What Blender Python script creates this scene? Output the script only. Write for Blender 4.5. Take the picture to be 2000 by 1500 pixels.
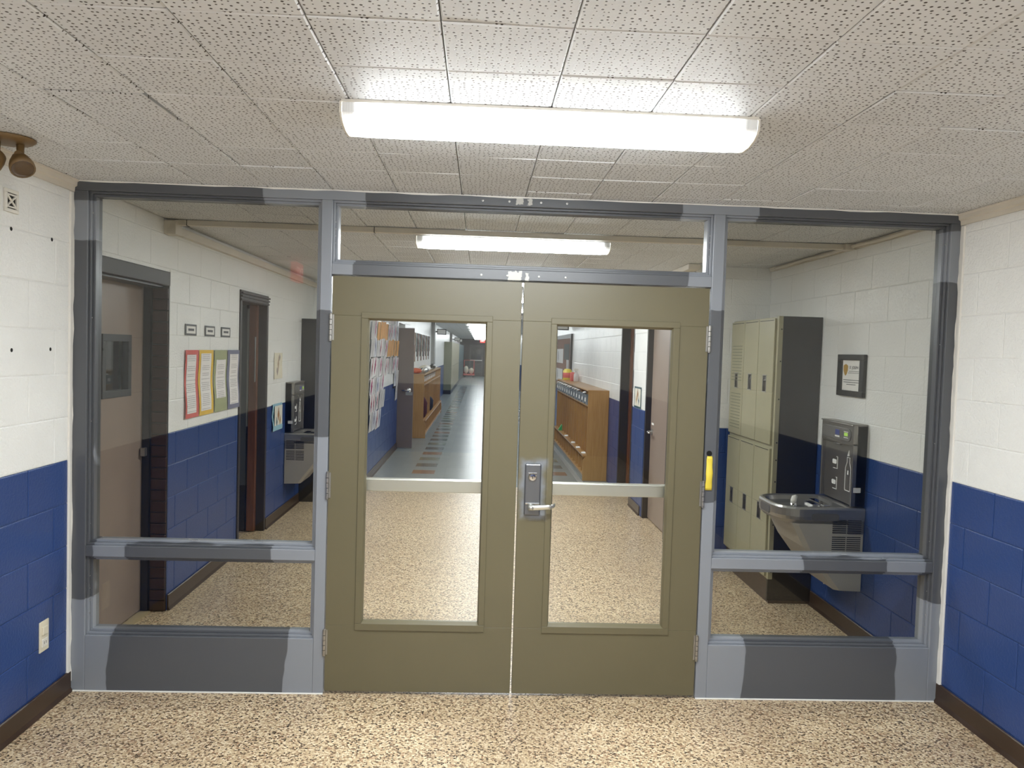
import bpy, math, random
from mathutils import Matrix, Vector
random.seed(7)
scene = bpy.context.scene
for o in list(bpy.data.objects): bpy.data.objects.remove(o)
COL = scene.collection
R = math.radians

# ------------------------------------------------------------------ camera
def make_camera():
    yaw, pitch, roll = 0.0411, -0.0417, 0.0308
    cy, sy, cp, sp, cr, sr = math.cos(yaw), math.sin(yaw), math.cos(pitch), math.sin(pitch), math.cos(roll), math.sin(roll)
    fwd = Vector((sy*cp, cy*cp, sp)); right = Vector((cy, -sy, 0)); up = right.cross(fwd)
    r2 = right*cr + up*sr; u2 = up*cr - right*sr
    cam = bpy.data.cameras.new('camera'); ob = bpy.data.objects.new('camera', cam); COL.objects.link(ob)
    cam.sensor_fit = 'HORIZONTAL'; cam.sensor_width = 36.0; cam.lens = 1525.9/2000*36.0
    cam.clip_start = 0.05; cam.clip_end = 200
    m = Matrix((r2, u2, -fwd)).transposed().to_4x4(); m.translation = Vector((-0.1947, -3.7632, 1.6921))
    ob.matrix_world = m
    scene.camera = ob
make_camera()

# ------------------------------------------------------------------ world, exposure
w = bpy.data.worlds.new('world'); scene.world = w; w.use_nodes = True
w.node_tree.nodes['Background'].inputs[0].default_value = (0.9, 0.95, 1.0, 1)
w.node_tree.nodes['Background'].inputs[1].default_value = 0.02
scene.view_settings.view_transform = 'Standard'; scene.view_settings.look = 'None'
scene.view_settings.gamma = 1.0; scene.view_settings.use_curve_mapping = False
scene.view_settings.exposure = 0.0
LAMP = 75.0        # strength of the fluorescent lenses

XL, XR, H = -2.124, 2.146, 2.431      # vestibule walls and ceiling
CL, CR = -1.58, 1.53                  # corridor walls further in
ZB = 1.118                            # blue below, white above

# ------------------------------------------------------------------ materials
def s2l(c): return tuple((v/12.92 if v <= .04045 else ((v+.055)/1.055)**2.4) for v in c)
def rgb(r, g, b): return s2l((r/255, g/255, b/255)) + (1,)
class NT:
    def __init__(s, name):
        s.m = bpy.data.materials.new(name); s.m.use_nodes = True; s.t = s.m.node_tree
        s.b = s.t.nodes['Principled BSDF']; s.out = s.t.nodes['Material Output']
    def n(s, typ, **kw):
        nd = s.t.nodes.new(typ)
        for k, v in kw.items(): setattr(nd, k, v)
        return nd
    def l(s, a, b): s.t.links.new(a, b)
    def math(s, op, a, b=None, c=None):
        nd = s.n('ShaderNodeMath', operation=op)
        for i, v in enumerate((a, b, c)):
            if v is None: continue
            if isinstance(v, (int, float)): nd.inputs[i].default_value = v
            else: s.l(v, nd.inputs[i])
        return nd.outputs[0]
    def mix(s, f, a, b):
        nd = s.n('ShaderNodeMix', data_type='RGBA')
        for v, i in ((f, 0), (a, 6), (b, 7)):
            if isinstance(v, (int, float, tuple)): nd.inputs[i].default_value = v
            else: s.l(v, nd.inputs[i])
        return nd.outputs[2]
    def ramp(s, f, stops, interp='LINEAR'):
        nd = s.n('ShaderNodeValToRGB'); cr = nd.color_ramp; cr.interpolation = interp
        while len(cr.elements) > len(stops): cr.elements.remove(cr.elements[-1])
        while len(cr.elements) < len(stops): cr.elements.new(1.0)
        for e, (p, c) in zip(cr.elements, stops): e.position = p; e.color = c if len(c) == 4 else tuple(c)+(1,)
        s.l(f, nd.inputs[0]); return nd.outputs[0]
    def noise(s, vec, scale, detail=3, rough=.5):
        nd = s.n('ShaderNodeTexNoise'); nd.inputs['Scale'].default_value = scale
        nd.inputs['Detail'].default_value = detail; nd.inputs['Roughness'].default_value = rough
        if vec is not None: s.l(vec, nd.inputs['Vector'])
        return nd.outputs['Fac']
    def bump(s, h, dist=.002, strength=1.0):
        nd = s.n('ShaderNodeBump'); nd.inputs['Distance'].default_value = dist; nd.inputs['Strength'].default_value = strength
        s.l(h, nd.inputs['Height']); s.l(nd.outputs[0], s.b.inputs['Normal'])
    def pos(s): return s.n('ShaderNodeNewGeometry').outputs['Position']
    def obj(s): return s.n('ShaderNodeTexCoord').outputs['Object']
    def xyz(s, v):
        nd = s.n('ShaderNodeSeparateXYZ'); s.l(v, nd.inputs[0]); return nd.outputs
    def base(s, c):
        if isinstance(c, tuple): s.b.inputs['Base Color'].default_value = c
        else: s.l(c, s.b.inputs['Base Color'])

def pbr(name, col, rough=.5, metal=0.0, var=.06, bump=0.0, bscale=200.0, spec=.5):
    t = NT(name); p = t.obj()
    f = t.noise(p, 6.0, 4)
    c2 = tuple(max(0, v*(1-var*2)) for v in col[:3]) + (1,); c1 = tuple(min(1, v*(1+var)) for v in col[:3]) + (1,)
    t.base(t.mix(f, c1, c2))
    t.b.inputs['Roughness'].default_value = rough; t.b.inputs['Metallic'].default_value = metal
    t.b.inputs['Specular IOR Level'].default_value = spec
    if bump: t.bump(t.noise(p, bscale, 3, .6), bump)
    return t.m

def block_paint(name, col, rough, relief):
    t = NT(name); p = t.pos()
    t.base(t.mix(t.ramp(t.noise(p, 3.0, 4), [(.35, (0, 0, 0)), (.7, (1, 1, 1))]), col, tuple(v*.93 for v in col[:3])+(1,)))
    coarse = t.noise(p, 75.0, 3, .6); fine = t.noise(p, 260.0, 2, .6)
    pit = t.ramp(coarse, [(.38, (0, 0, 0)), (.55, (1, 1, 1))])
    h = t.math('ADD', t.math('MULTIPLY', pit, .75), t.math('MULTIPLY', fine, .25))
    t.bump(h, relief, .8)
    t.b.inputs['Roughness'].default_value = rough; return t.m

def terrazzo():
    t = NT('terrazzo'); p = t.pos()
    wob = t.n('ShaderNodeTexNoise'); wob.inputs['Scale'].default_value = 120; t.l(p, wob.inputs['Vector'])
    add = t.n('ShaderNodeVectorMath', operation='MULTIPLY_ADD'); t.l(wob.outputs['Color'], add.inputs[0]); add.inputs[1].default_value = (.006,)*3; t.l(p, add.inputs[2])
    v = t.n('ShaderNodeTexVoronoi'); v.inputs['Scale'].default_value = 118; t.l(add.outputs[0], v.inputs['Vector'])
    r = t.xyz(v.outputs['Color'])[0]
    chips = t.ramp(r, [(0, rgb(44, 34, 28)), (.13, rgb(120, 98, 76)), (.27, rgb(180, 156, 124)), (.48, rgb(204, 182, 146)), (.72, rgb(226, 208, 176)), (.95, rgb(158, 122, 94))], 'CONSTANT')
    edge = t.n('ShaderNodeTexVoronoi', feature='DISTANCE_TO_EDGE'); edge.inputs['Scale'].default_value = 118; t.l(add.outputs[0], edge.inputs['Vector'])
    e = t.ramp(edge.outputs[0], [(.02, (1, 1, 1)), (.12, (0, 0, 0))])
    c = t.mix(t.math('MULTIPLY', e, .6), chips, rgb(198, 176, 144))
    big = t.noise(p, 1.3, 4)
    c = t.mix(t.ramp(big, [(.4, (0, 0, 0)), (.7, (.25, .25, .25))]), c, rgb(164, 138, 112))
    t.base(c); t.b.inputs['Roughness'].default_value = .33
    t.bump(edge.outputs[0], .0004, .3); return t.m

def vct():
    t = NT('vinyl_floor'); p = t.pos()
    v = t.n('ShaderNodeTexBrick'); v.offset = 0; v.inputs['Scale'].default_value = 1.0
    v.inputs['Brick Width'].default_value = .32; v.inputs['Row Height'].default_value = .32; v.inputs['Mortar Size'].default_value = .0016
    v.inputs['Color1'].default_value = rgb(136, 142, 140); v.inputs['Color2'].default_value = rgb(130, 137, 135); v.inputs['Mortar'].default_value = rgb(118, 124, 122)
    t.l(p, v.inputs['Vector'])
    t.base(t.mix(t.ramp(t.noise(p, 45, 5), [(.45, (0, 0, 0)), (.75, (.35, .35, .35))]), v.outputs[0], rgb(124, 131, 129)))
    t.b.inputs['Roughness'].default_value = .26; t.b.inputs['Specular IOR Level'].default_value = .2; return t.m

def acoustic_tile():
    t = NT('acoustic_tile'); p = t.obj()
    x, y, z = t.xyz(p)
    vec = t.n('ShaderNodeCombineXYZ'); t.l(x, vec.inputs[0]); t.l(y, vec.inputs[1])
    v = t.n('ShaderNodeTexVoronoi', voronoi_dimensions='2D'); v.inputs['Scale'].default_value = 55; v.inputs['Randomness'].default_value = .6; t.l(vec.outputs[0], v.inputs['Vector'])
    d = v.outputs['Distance']; rnd = t.xyz(v.outputs['Color'])[1]
    rad = t.math('MULTIPLY_ADD', rnd, .11, .085)
    ss = t.n('ShaderNodeMapRange', interpolation_type='SMOOTHSTEP'); t.l(t.math('SUBTRACT', d, rad), ss.inputs[0])
    ss.inputs[1].default_value = -.02; ss.inputs[2].default_value = .05; ss.inputs[3].default_value = 1; ss.inputs[4].default_value = 0
    hole = ss.outputs[0]
    oi = t.n('ShaderNodeObjectInfo').outputs['Random']
    c = t.mix(oi, rgb(226, 228, 231), rgb(218, 220, 223))
    c = t.mix(t.ramp(t.noise(p, 9, 4), [(.4, (0, 0, 0)), (.8, (.5, .5, .5))]), c, rgb(210, 212, 215))
    t.base(t.mix(hole, c, rgb(70, 62, 56)))
    h = t.math('SUBTRACT', t.math('MULTIPLY', t.noise(p, 90, 4, .6), .5), hole)
    t.bump(h, .0016, .7); t.b.inputs['Roughness'].default_value = .55; t.b.inputs['Specular IOR Level'].default_value = .3; return t.m

def far_ceiling():
    t = NT('far_ceiling_tiles'); p = t.pos()
    mp = t.n('ShaderNodeMapping'); mp.inputs['Location'].default_value = (.3067, 1.9556, 0); t.l(p, mp.inputs['Vector'])
    v = t.n('ShaderNodeTexBrick'); v.offset = 0; v.inputs['Scale'].default_value = 1.0
    v.inputs['Brick Width'].default_value = .3048; v.inputs['Row Height'].default_value = .3048; v.inputs['Mortar Size'].default_value = .0018
    v.inputs['Color1'].default_value = rgb(226, 228, 231); v.inputs['Color2'].default_value = rgb(218, 220, 223); v.inputs['Mortar'].default_value = rgb(120, 110, 102)
    t.l(mp.outputs[0], v.inputs['Vector']); t.base(v.outputs[0]); t.b.inputs['Roughness'].default_value = .4; return t.m

def rect_mask(t, x, z, rects, wob, soft=.004):
    out = None
    for (x0, x1, z0, z1) in rects:
        a = t.math('MINIMUM', t.math('SUBTRACT', x, x0), t.math('SUBTRACT', x1, x))
        b = t.math('MINIMUM', t.math('SUBTRACT', z, z0), t.math('SUBTRACT', z1, z))
        m = t.math('MINIMUM', a, b)
        out = m if out is None else t.math('MAXIMUM', out, m)
    out = t.math('ADD', out, wob)
    mr = t.n('ShaderNodeMapRange', interpolation_type='SMOOTHSTEP'); t.l(out, mr.inputs[0]); mr.inputs[1].default_value = -soft; mr.inputs[2].default_value = soft
    return mr.outputs[0]

def frame_paint():
    """grey steel paint: older dull dark coat left inside a lighter, fresher cut-in coat"""
    t = NT('grey_frame_paint'); p = t.pos(); x, y, z = t.xyz(p)
    wob = t.math('MULTIPLY', t.math('SUBTRACT', t.noise(p, 5, 2), .5), .07)
    dark = rect_mask(t, x, z, [(-2.2, -1.24, 2.34, 2.6), (-.76, .765, 2.34, 2.6), (1.14, 2.3, 2.34, 2.6), (-.81, .80, 1.9, 2.12),
                               (-2.3, -2.02, .45, 2.15), (-1.87, -1.17, .60, .72), (-1.94, -1.10, -.06, .34), (1.43, 1.86, .60, .72),
                               (1.15, 1.93, -.06, .34), (.90, 1.0, .98, 1.93), (-1.0, -.9, 1.25, 1.86), (2.04, 2.3, .5, 2.1)], wob)
    wob2 = t.math('MULTIPLY', t.math('SUBTRACT', t.noise(p, 60, 3), .5), .03)
    chip = rect_mask(t, x, z, [(-.045, -.012, 2.395, 2.425), (.008, .03, 2.395, 2.42), (-.075, -.012, 2.03, 2.075), (.008, .025, 2.03, 2.07)], wob2, .002)
    c = t.mix(dark, rgb(136, 140, 147), rgb(86, 88, 92))
    c = t.mix(chip, c, rgb(186, 184, 178))
    t.base(c)
    t.l(t.math('MULTIPLY_ADD', dark, .05, .27), t.b.inputs['Roughness'])
    t.bump(t.noise(p, 300, 2), .0003, .4); return t.m

def door_paint():
    t = NT('taupe_door_paint'); p = t.pos(); x, y, z = t.xyz(p)
    wob = t.math('MULTIPLY', t.math('SUBTRACT', t.noise(p, 16, 4), .5), .07)
    halo = rect_mask(t, x, z, [(.018, .132, .885, 1.165)], wob, .022)
    c = t.mix(t.noise(p, 2.5, 4), rgb(105, 98, 75), rgb(98, 92, 70))
    t.base(t.mix(t.math('MULTIPLY', halo, .75), c, rgb(132, 138, 148)))
    t.b.inputs['Roughness'].default_value = .36
    t.bump(t.noise(p, 350, 2), .0003, .4); return t.m

def glass_mat(name, tint):
    t = NT(name); t.t.nodes.remove(t.b)
    back = t.n('ShaderNodeNewGeometry').outputs['Backfacing']
    ior = t.math('MULTIPLY_ADD', back, 1/1.4-1.4, 1.4)
    f = t.n('ShaderNodeFresnel'); t.l(ior, f.inputs['IOR'])
    tr = t.n('ShaderNodeBsdfTransparent'); tr.inputs[0].default_value = tint
    gl = t.n('ShaderNodeBsdfGlossy'); gl.inputs['Roughness'].default_value = 0.0; gl.inputs['Color'].default_value = (1, 1, 1, 1)
    mx = t.n('ShaderNodeMixShader'); t.l(f.outputs[0], mx.inputs[0]); t.l(tr.outputs[0], mx.inputs[1]); t.l(gl.outputs[0], mx.inputs[2])
    t.l(mx.outputs[0], t.out.inputs['Surface']); return t.m

def emissive(name, col, strength):
    t = NT(name); t.base(col); t.b.inputs['Emission Color'].default_value = col; t.b.inputs['Emission Strength'].default_value = strength; return t.m

def lens_mat(name, power):
    t = NT(name); x, y, z = t.xyz(t.obj())
    ax = t.math('ABSOLUTE', x)
    e = t.ramp(t.math('DIVIDE', ax, .64), [(0, (1, 1, 1)), (.84, (1, 1, 1)), (.935, (.016, .016, .016)), (1, (.008, .008, .008))])
    t.base(rgb(235, 236, 236)); t.b.inputs['Roughness'].default_value = .3
    t.b.inputs['Emission Color'].default_value = (.93, .98, 1.0, 1)
    # a prismatic wrap lens throws far less light out of its upright sides than down
    side = t.n('ShaderNodeMapRange'); t.l(z, side.inputs[0]); side.inputs[1].default_value = -.052; side.inputs[2].default_value = -.036; side.inputs[3].default_value = 1.0; side.inputs[4].default_value = .085
    t.l(t.math('MULTIPLY', t.math('MULTIPLY', e, side.outputs[0]), power), t.b.inputs['Emission Strength'])
    wv = t.n('ShaderNodeTexWave'); wv.inputs['Scale'].default_value = 40; t.l(t.obj(), wv.inputs['Vector']); t.bump(wv.outputs[1], .001, .4)
    return t.m

def wood(name, c1, c2, rough=.4, axis='Z'):
    t = NT(name); p = t.obj()
    mp = t.n('ShaderNodeMapping'); mp.inputs['Scale'].default_value = (18, 18, 1.2) if axis == 'Z' else (18, 1.2, 18); t.l(p, mp.inputs['Vector'])
    t.base(t.mix(t.ramp(t.noise(mp.outputs[0], 3, 5, .6), [(.3, (0, 0, 0)), (.7, (1, 1, 1))]), c1, c2)); t.b.inputs['Roughness'].default_value = rough; return t.m

def brushed(name, col, rough=.35):
    t = NT(name); p = t.obj()
    mp = t.n('ShaderNodeMapping'); mp.inputs['Scale'].default_value = (4, 4, 300); t.l(p, mp.inputs['Vector'])
    t.base(col); t.b.inputs['Metallic'].default_value = .9
    t.l(t.math('MULTIPLY_ADD', t.noise(mp.outputs[0], 3, 2), .15, rough-.07), t.b.inputs['Roughness']); return t.m

def text_sheet(name, paper, ink=rgb(60, 60, 66), margin=.012, lead=.013, col_axis='Y', gap=.42):
    """sheet printed with rows of small type (object origin at its base centre)"""
    t = NT(name); p = t.obj(); x, y, z = t.xyz(p); u = y if col_axis == 'Y' else x
    row = t.math('FRACT', t.math('DIVIDE', z, lead))
    line = t.math('LESS_THAN', row, .42)
    rid = t.math('FLOOR', t.math('DIVIDE', z, lead))
    wn = t.n('ShaderNodeTexWhiteNoise', noise_dimensions='1D'); t.l(rid, wn.inputs['W'])
    keep = t.math('GREATER_THAN', wn.outputs['Value'], gap-.15)
    cv = t.n('ShaderNodeCombineXYZ'); t.l(t.math('MULTIPLY', u, 160), cv.inputs[0]); t.l(rid, cv.inputs[1])
    word = t.math('GREATER_THAN', t.noise(cv.outputs[0], 1.0, 1), gap)
    lim = t.math('LESS_THAN', t.math('ABSOLUTE', u), t.math('MULTIPLY_ADD', wn.outputs['Value'], .03, .055))
    m = t.math('MULTIPLY', t.math('MULTIPLY', line, keep), t.math('MULTIPLY', word, lim))
    t.base(t.mix(t.math('MULTIPLY', m, .5), paper, ink)); t.b.inputs['Roughness'].default_value = .6; return t.m

def drawing(name, paper, shapes):
    """sheet with crayon blots: (u, v, radius u, radius v, colour) in metres about the sheet's base centre"""
    t = NT(name); p = t.obj(); x, y, z = t.xyz(p); wob = t.math('MULTIPLY', t.math('SUBTRACT', t.noise(p, 30, 3), .5), .9)
    c = t.mix(t.noise(p, 25, 4), paper, tuple(v*.86 for v in paper[:3])+(1,))
    for (u, v, ru, rv, col) in shapes:
        d = t.math('ADD', t.math('ABSOLUTE', t.math('DIVIDE', t.math('SUBTRACT', y, u), ru)), t.math('ABSOLUTE', t.math('DIVIDE', t.math('SUBTRACT', z, v), rv)))
        c = t.mix(t.math('LESS_THAN', t.math('ADD', d, wob), 1.0), c, col)
    t.base(c); t.b.inputs['Roughness'].default_value = .7; return t.m

M = dict(
    white=block_paint('white_block_paint', rgb(243, 243, 240), .32, .0017), blue=block_paint('blue_block_paint', rgb(44, 70, 125), .32, .0008),
    terrazzo=terrazzo(), vct=vct(), tile=acoustic_tile(), farceil=far_ceiling(), frame=frame_paint(), door=door_paint(), glass=glass_mat('clear_glass', (.965, .972, .965, 1)), smoked=glass_mat('grey_tinted_glass', (.82, .825, .81, 1)), lens=lens_mat('fluorescent_lens', LAMP), lensdim=lens_mat('dimmed_fluorescent_lens', LAMP*.45),
    gap=pbr('dark_tile_gap', rgb(22, 20, 18), .8), trimwhite=pbr('cream_trim_paint', rgb(222, 214, 200), .4), caulk=pbr('white_caulk', rgb(236, 233, 226), .5, bump=.001, bscale=40),
    vinylbase=pbr('brown_vinyl_base', rgb(62, 46, 36), .35), steel=brushed('satin_steel', rgb(176, 174, 170), .33), chrome=pbr('chrome', rgb(215, 215, 215), .12, 1.0, .02),
    darksteel=brushed('dull_steel', rgb(120, 122, 126), .38), alu=brushed('aluminium', rgb(214, 214, 206), .32), black=pbr('black_paint', rgb(26, 25, 24), .4), hole=pbr('black_hole', rgb(8, 8, 8), .9),
    yellow=pbr('yellow_foam', rgb(228, 204, 70), .5, var=.15), darkbrown=pbr('dark_brown_steel', rgb(40, 34, 31), .5), brick=pbr('glazed_brown_brick', rgb(62, 40, 30), .25, var=.2),
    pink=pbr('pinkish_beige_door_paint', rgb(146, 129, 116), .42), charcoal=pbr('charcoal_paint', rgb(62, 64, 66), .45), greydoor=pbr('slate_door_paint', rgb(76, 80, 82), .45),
    wood=wood('red_brown_wood', rgb(118, 72, 42), rgb(92, 54, 32)), maple=wood('honey_maple', rgb(178, 138, 84), rgb(162, 120, 66), .35),
    locker=pbr('cream_locker_enamel', rgb(172, 166, 136), .35), lockerolive=pbr('olive_locker_enamel', rgb(126, 128, 100), .4), teal=pbr('teal_locker_enamel', rgb(48, 84, 92), .4),
    cup=pbr('dark_handle_cup', rgb(70, 66, 60), .35, .6), fountgrey=brushed('brushed_stainless', rgb(150, 146, 140), .34), fountdark=pbr('charcoal_fountain_plastic', rgb(98, 96, 94), .4),
    fountbeige=pbr('light_grey_vinyl_steel', rgb(176, 170, 160), .4), slot=pbr('grille_slot', rgb(34, 32, 30), .7), whiteplastic=pbr('white_plastic', rgb(232, 228, 218), .4),
    tan=pbr('tan_threshold', rgb(176, 158, 124), .5), ivory=pbr('ivory_plastic', rgb(226, 218, 196), .4), bronze=pbr('bronze_brown_plastic', rgb(126, 100, 64), .4, var=.12), bronzedark=pbr('brown_lamp_glass', rgb(92, 74, 56), .15),
    paper=pbr('white_paper', rgb(236, 234, 230), .7), red=pbr('coral_red_card', rgb(206, 92, 84), .7), yellowc=pbr('yellow_card', rgb(226, 184, 52), .7), green=pbr('sage_green_card', rgb(158, 164, 122), .7),
    bluec=pbr('slate_blue_card', rgb(110, 112, 138), .7), bin=pbr('grey_plastic_bin', rgb(128, 134, 138), .35), orange=pbr('orange_cloth', rgb(204, 84, 34), .8), navy=pbr('dark_navy_cloth', rgb(28, 28, 40), .8),
    cork=pbr('brown_pinboard', rgb(120, 84, 66), .8), greyboard=pbr('grey_pinboard', rgb(84, 86, 84), .8), maroon=pbr('maroon_cloth', rgb(78, 34, 38), .8), exitred=emissive('exit_red', (1.0, .05, .04, 1), 1.6),
    exitwhite=emissive('exit_letters', (1.0, .75, .7, 1), 3.0), display=emissive('green_display', (.35, .6, .08, 1), .5), bluelabel=pbr('blue_label', rgb(44, 62, 140), .5), gold=pbr('gold_print', rgb(176, 138, 44), .5),
    ink=pbr('grey_print', rgb(70, 72, 78), .6), tilebrown=pbr('brown_vinyl_tile', rgb(132, 104, 88), .18), tilegreen=pbr('grey_green_vinyl_tile', rgb(112, 122, 112), .18), tilegrey=pbr('dark_grey_vinyl_tile', rgb(92, 100, 100), .18),
    fronthall=pbr('dark_brown_hall_wall', rgb(40, 29, 29), .7, spec=.15), greydoor2=pbr('mauve_brown_door_paint', rgb(116, 102, 96), .45), pilaster=pbr('grey_pilaster_paint', rgb(150, 150, 146), .45),
    strip1=pbr('black_paper_strip', rgb(40, 42, 42), .8), strip2=pbr('brown_paper_strip', rgb(140, 104, 80), .8), strip3=pbr('grey_paper_strip', rgb(150, 152, 148), .8), strip4=pbr('dark_red_strip', rgb(110, 60, 52), .8),
    txt=text_sheet('typed_sheet', rgb(232, 228, 226)), txts=text_sheet('small_typed_card', rgb(232, 228, 222), rgb(60, 58, 58), lead=.02, gap=.36),
    spray=pbr('clear_spray_plastic', rgb(214, 206, 204), .3), greentag=pbr('green_tag', rgb(70, 170, 96), .6), mint=pbr('pale_blue_border', rgb(150, 190, 206), .6),
)
M['d_orange'] = drawing('orange_crayon_sheet', rgb(214, 164, 100), [(-.05, .14, .035, .5, rgb(206, 140, 52)), (.055, .14, .03, .5, rgb(196, 128, 46))])
M['d_pink'] = drawing('pink_diamond_sheet', rgb(222, 218, 216), [(0, .15, .075, .13, rgb(150, 60, 100)), (-.05, .10, .02, .06, rgb(60, 44, 70))])
M['d_red'] = drawing('red_leaf_sheet', rgb(220, 216, 214), [(.01, .14, .04, .16, rgb(150, 46, 56)), (-.06, .1, .03, .1, rgb(70, 70, 100))])
M['d_navy'] = drawing('navy_figure_sheet', rgb(214, 214, 220), [(-.02, .15, .04, .15, rgb(48, 46, 76)), (.06, .12, .03, .12, rgb(150, 150, 176))])
M['d_grey'] = drawing('pencil_sheet', rgb(206, 202, 200), [(-.05, .15, .015, .2, rgb(120, 116, 116)), (.03, .12, .02, .16, rgb(146, 140, 140)), (.08, .2, .015, .1, rgb(90, 88, 90))])
M['d_map'] = drawing('sketch_sheet', rgb(226, 218, 196), [(0, .14, .03, .08, rgb(160, 140, 120)), (-.04, .07, .03, .05, rgb(146, 134, 130)), (.04, .2, .03, .04, rgb(150, 140, 134))])
M['d_poster'] = drawing('storybook_poster', rgb(226, 222, 208), [(0, .15, .04, .07, rgb(150, 110, 70)), (-.06, .08, .03, .05, rgb(90, 110, 120)), (.06, .09, .03, .06, rgb(170, 140, 90))])
M['d_ink'] = drawing('ink_sheet', rgb(208, 206, 204), [(0, .16, .06, .1, rgb(110, 108, 112)), (-.05, .08, .04, .07, rgb(96, 94, 100)), (.05, .22, .03, .05, rgb(130, 128, 130))])

# ------------------------------------------------------------------ mesh helpers
class MB:
    def __init__(s): s.v = []; s.f = []; s.mi = []
    def add(s, vs, fs, mi=0):
        o = len(s.v); s.v += [tuple(q) for q in vs]; s.f += [tuple(i+o for i in f) for f in fs]; s.mi += [mi]*len(fs); return s
    def box(s, x0, y0, z0, x1, y1, z1, mi=0):
        x0, x1 = min(x0, x1), max(x0, x1); y0, y1 = min(y0, y1), max(y0, y1); z0, z1 = min(z0, z1), max(z0, z1)
        return s.add([(x0, y0, z0), (x1, y0, z0), (x1, y1, z0), (x0, y1, z0), (x0, y0, z1), (x1, y0, z1), (x1, y1, z1), (x0, y1, z1)],
                     [(0, 3, 2, 1), (4, 5, 6, 7), (0, 1, 5, 4), (1, 2, 6, 5), (2, 3, 7, 6), (3, 0, 4, 7)], mi)
    def prism(s, poly, axis, a, b, mi=0):
        """closed polygon in the two other axes (in xyz order) extruded along axis"""
        def pt(p, t):
            q = list(p); q.insert('xyz'.index(axis), t); return tuple(q)
        n = len(poly); vs = [pt(p, a) for p in poly] + [pt(p, b) for p in poly]
        fs = [tuple(range(n))[::-1], tuple(range(n, 2*n))] + [(i, (i+1) % n, n+(i+1) % n, n+i) for i in range(n)]
        return s.add(vs, fs, mi)
    def tube(s, pts, rs, n=10, mi=0):
        pts = [Vector(p) for p in pts]
        if isinstance(rs, (int, float)): rs = [rs]*len(pts)
        rings = []; prev = None
        for i, p in enumerate(pts):
            d = (pts[min(i+1, len(pts)-1)] - pts[max(i-1, 0)])
            if d.length < 1e-9: d = prev
            d = d.normalized(); prev = d
            a = d.orthogonal().normalized() if i == 0 else (ref - d*ref.dot(d)).normalized()
            ref = a; b = d.cross(a)
            rings.append([p + (a*math.cos(2*math.pi*k/n) + b*math.sin(2*math.pi*k/n))*rs[i] for k in range(n)])
        return s.loft(rings, mi)
    def loft(s, rings, mi=0, cap=True):
        n = len(rings[0]); vs = [q for r in rings for q in r]; fs = []
        for i in range(len(rings)-1):
            for k in range(n): fs.append((i*n+k, i*n+(k+1) % n, (i+1)*n+(k+1) % n, (i+1)*n+k))
        if cap: fs += [tuple(range(n))[::-1], tuple(range((len(rings)-1)*n, len(rings)*n))]
        return s.add(vs, fs, mi)
    def lathe(s, c, prof, axis='z', n=20, mi=0):
        rings = []
        for r, h in prof:
            ring = []
            for k in range(n):
                a = 2*math.pi*k/n; u, v = r*math.cos(a), r*math.sin(a)
                ring.append({'z': (c[0]+u, c[1]+v, c[2]+h), 'y': (c[0]+u, c[1]+h, c[2]-v), 'x': (c[0]+h, c[1]+u, c[2]+v)}[axis])
            rings.append(ring)
        return s.loft(rings, mi)
    def ring(s, x0, z0, x1, z1, X0, Z0, X1, Z1, ya, yb, mi=0):
        """picture-frame ring in the xz plane: inner x0.., outer X0.."""
        s.box(X0, ya, Z0, X1, yb, z0, mi); s.box(X0, ya, z1, X1, yb, Z1, mi); s.box(X0, ya, z0, x0, yb, z1, mi); s.box(x1, ya, z0, X1, yb, z1, mi); return s
    def ringx(s, y0, z0, y1, z1, Y0, Z0, Y1, Z1, xa, xb, mi=0):
        s.box(xa, Y0, Z0, xb, Y1, z0, mi); s.box(xa, Y0, z1, xb, Y1, Z1, mi); s.box(xa, Y0, z0, xb, y0, z1, mi); s.box(xa, y1, z0, xb, Y1, z1, mi); return s
    def build(s, name, mats, parent=None, bevel=0, smooth=False, local=False):
        if not isinstance(mats, (list, tuple)): mats = [mats]
        if parent is None:
            xs, ys, zs = zip(*s.v); org = Vector(((min(xs)+max(xs))/2, (min(ys)+max(ys))/2, min(zs)))
        elif local: org = Vector((0, 0, 0))
        else:
            org = Vector((0, 0, 0)); q = parent
            while q is not None: org += q.location; q = q.parent
        me = bpy.data.meshes.new(name); me.from_pydata([tuple(Vector(q)-org) for q in s.v], [], s.f)
        for m in mats: me.materials.append(M[m] if isinstance(m, str) else m)
        for pl, i in zip(me.polygons, s.mi): pl.material_index = i; pl.use_smooth = smooth
        me.update()
        o = bpy.data.objects.new(name, me); COL.objects.link(o)
        if parent is None: o.location = org
        else: o.parent = parent
        if bevel:
            b = o.modifiers.new('bevel', 'BEVEL'); b.width = bevel; b.segments = 2; b.limit_method = 'ANGLE'; b.angle_limit = R(40)
        return o
def tag(o, label, cat=None, group=None, kind=None):
    o['label'] = label
    if cat: o['category'] = cat
    if group: o['group'] = group
    if kind: o['kind'] = kind
    return o
def empty(name, loc, rz=0):
    o = bpy.data.objects.new(name, None); COL.objects.link(o); o.location = loc; o.rotation_euler.z = rz; o.empty_display_size = .1; return o
def kids(o): return [c for c in bpy.data.objects if c.parent is o]
def copy_tree(o, parent=None):
    c = o.copy(); COL.objects.link(c); c.parent = parent
    for ch in kids(o): copy_tree(ch, c)
    return c
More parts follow.
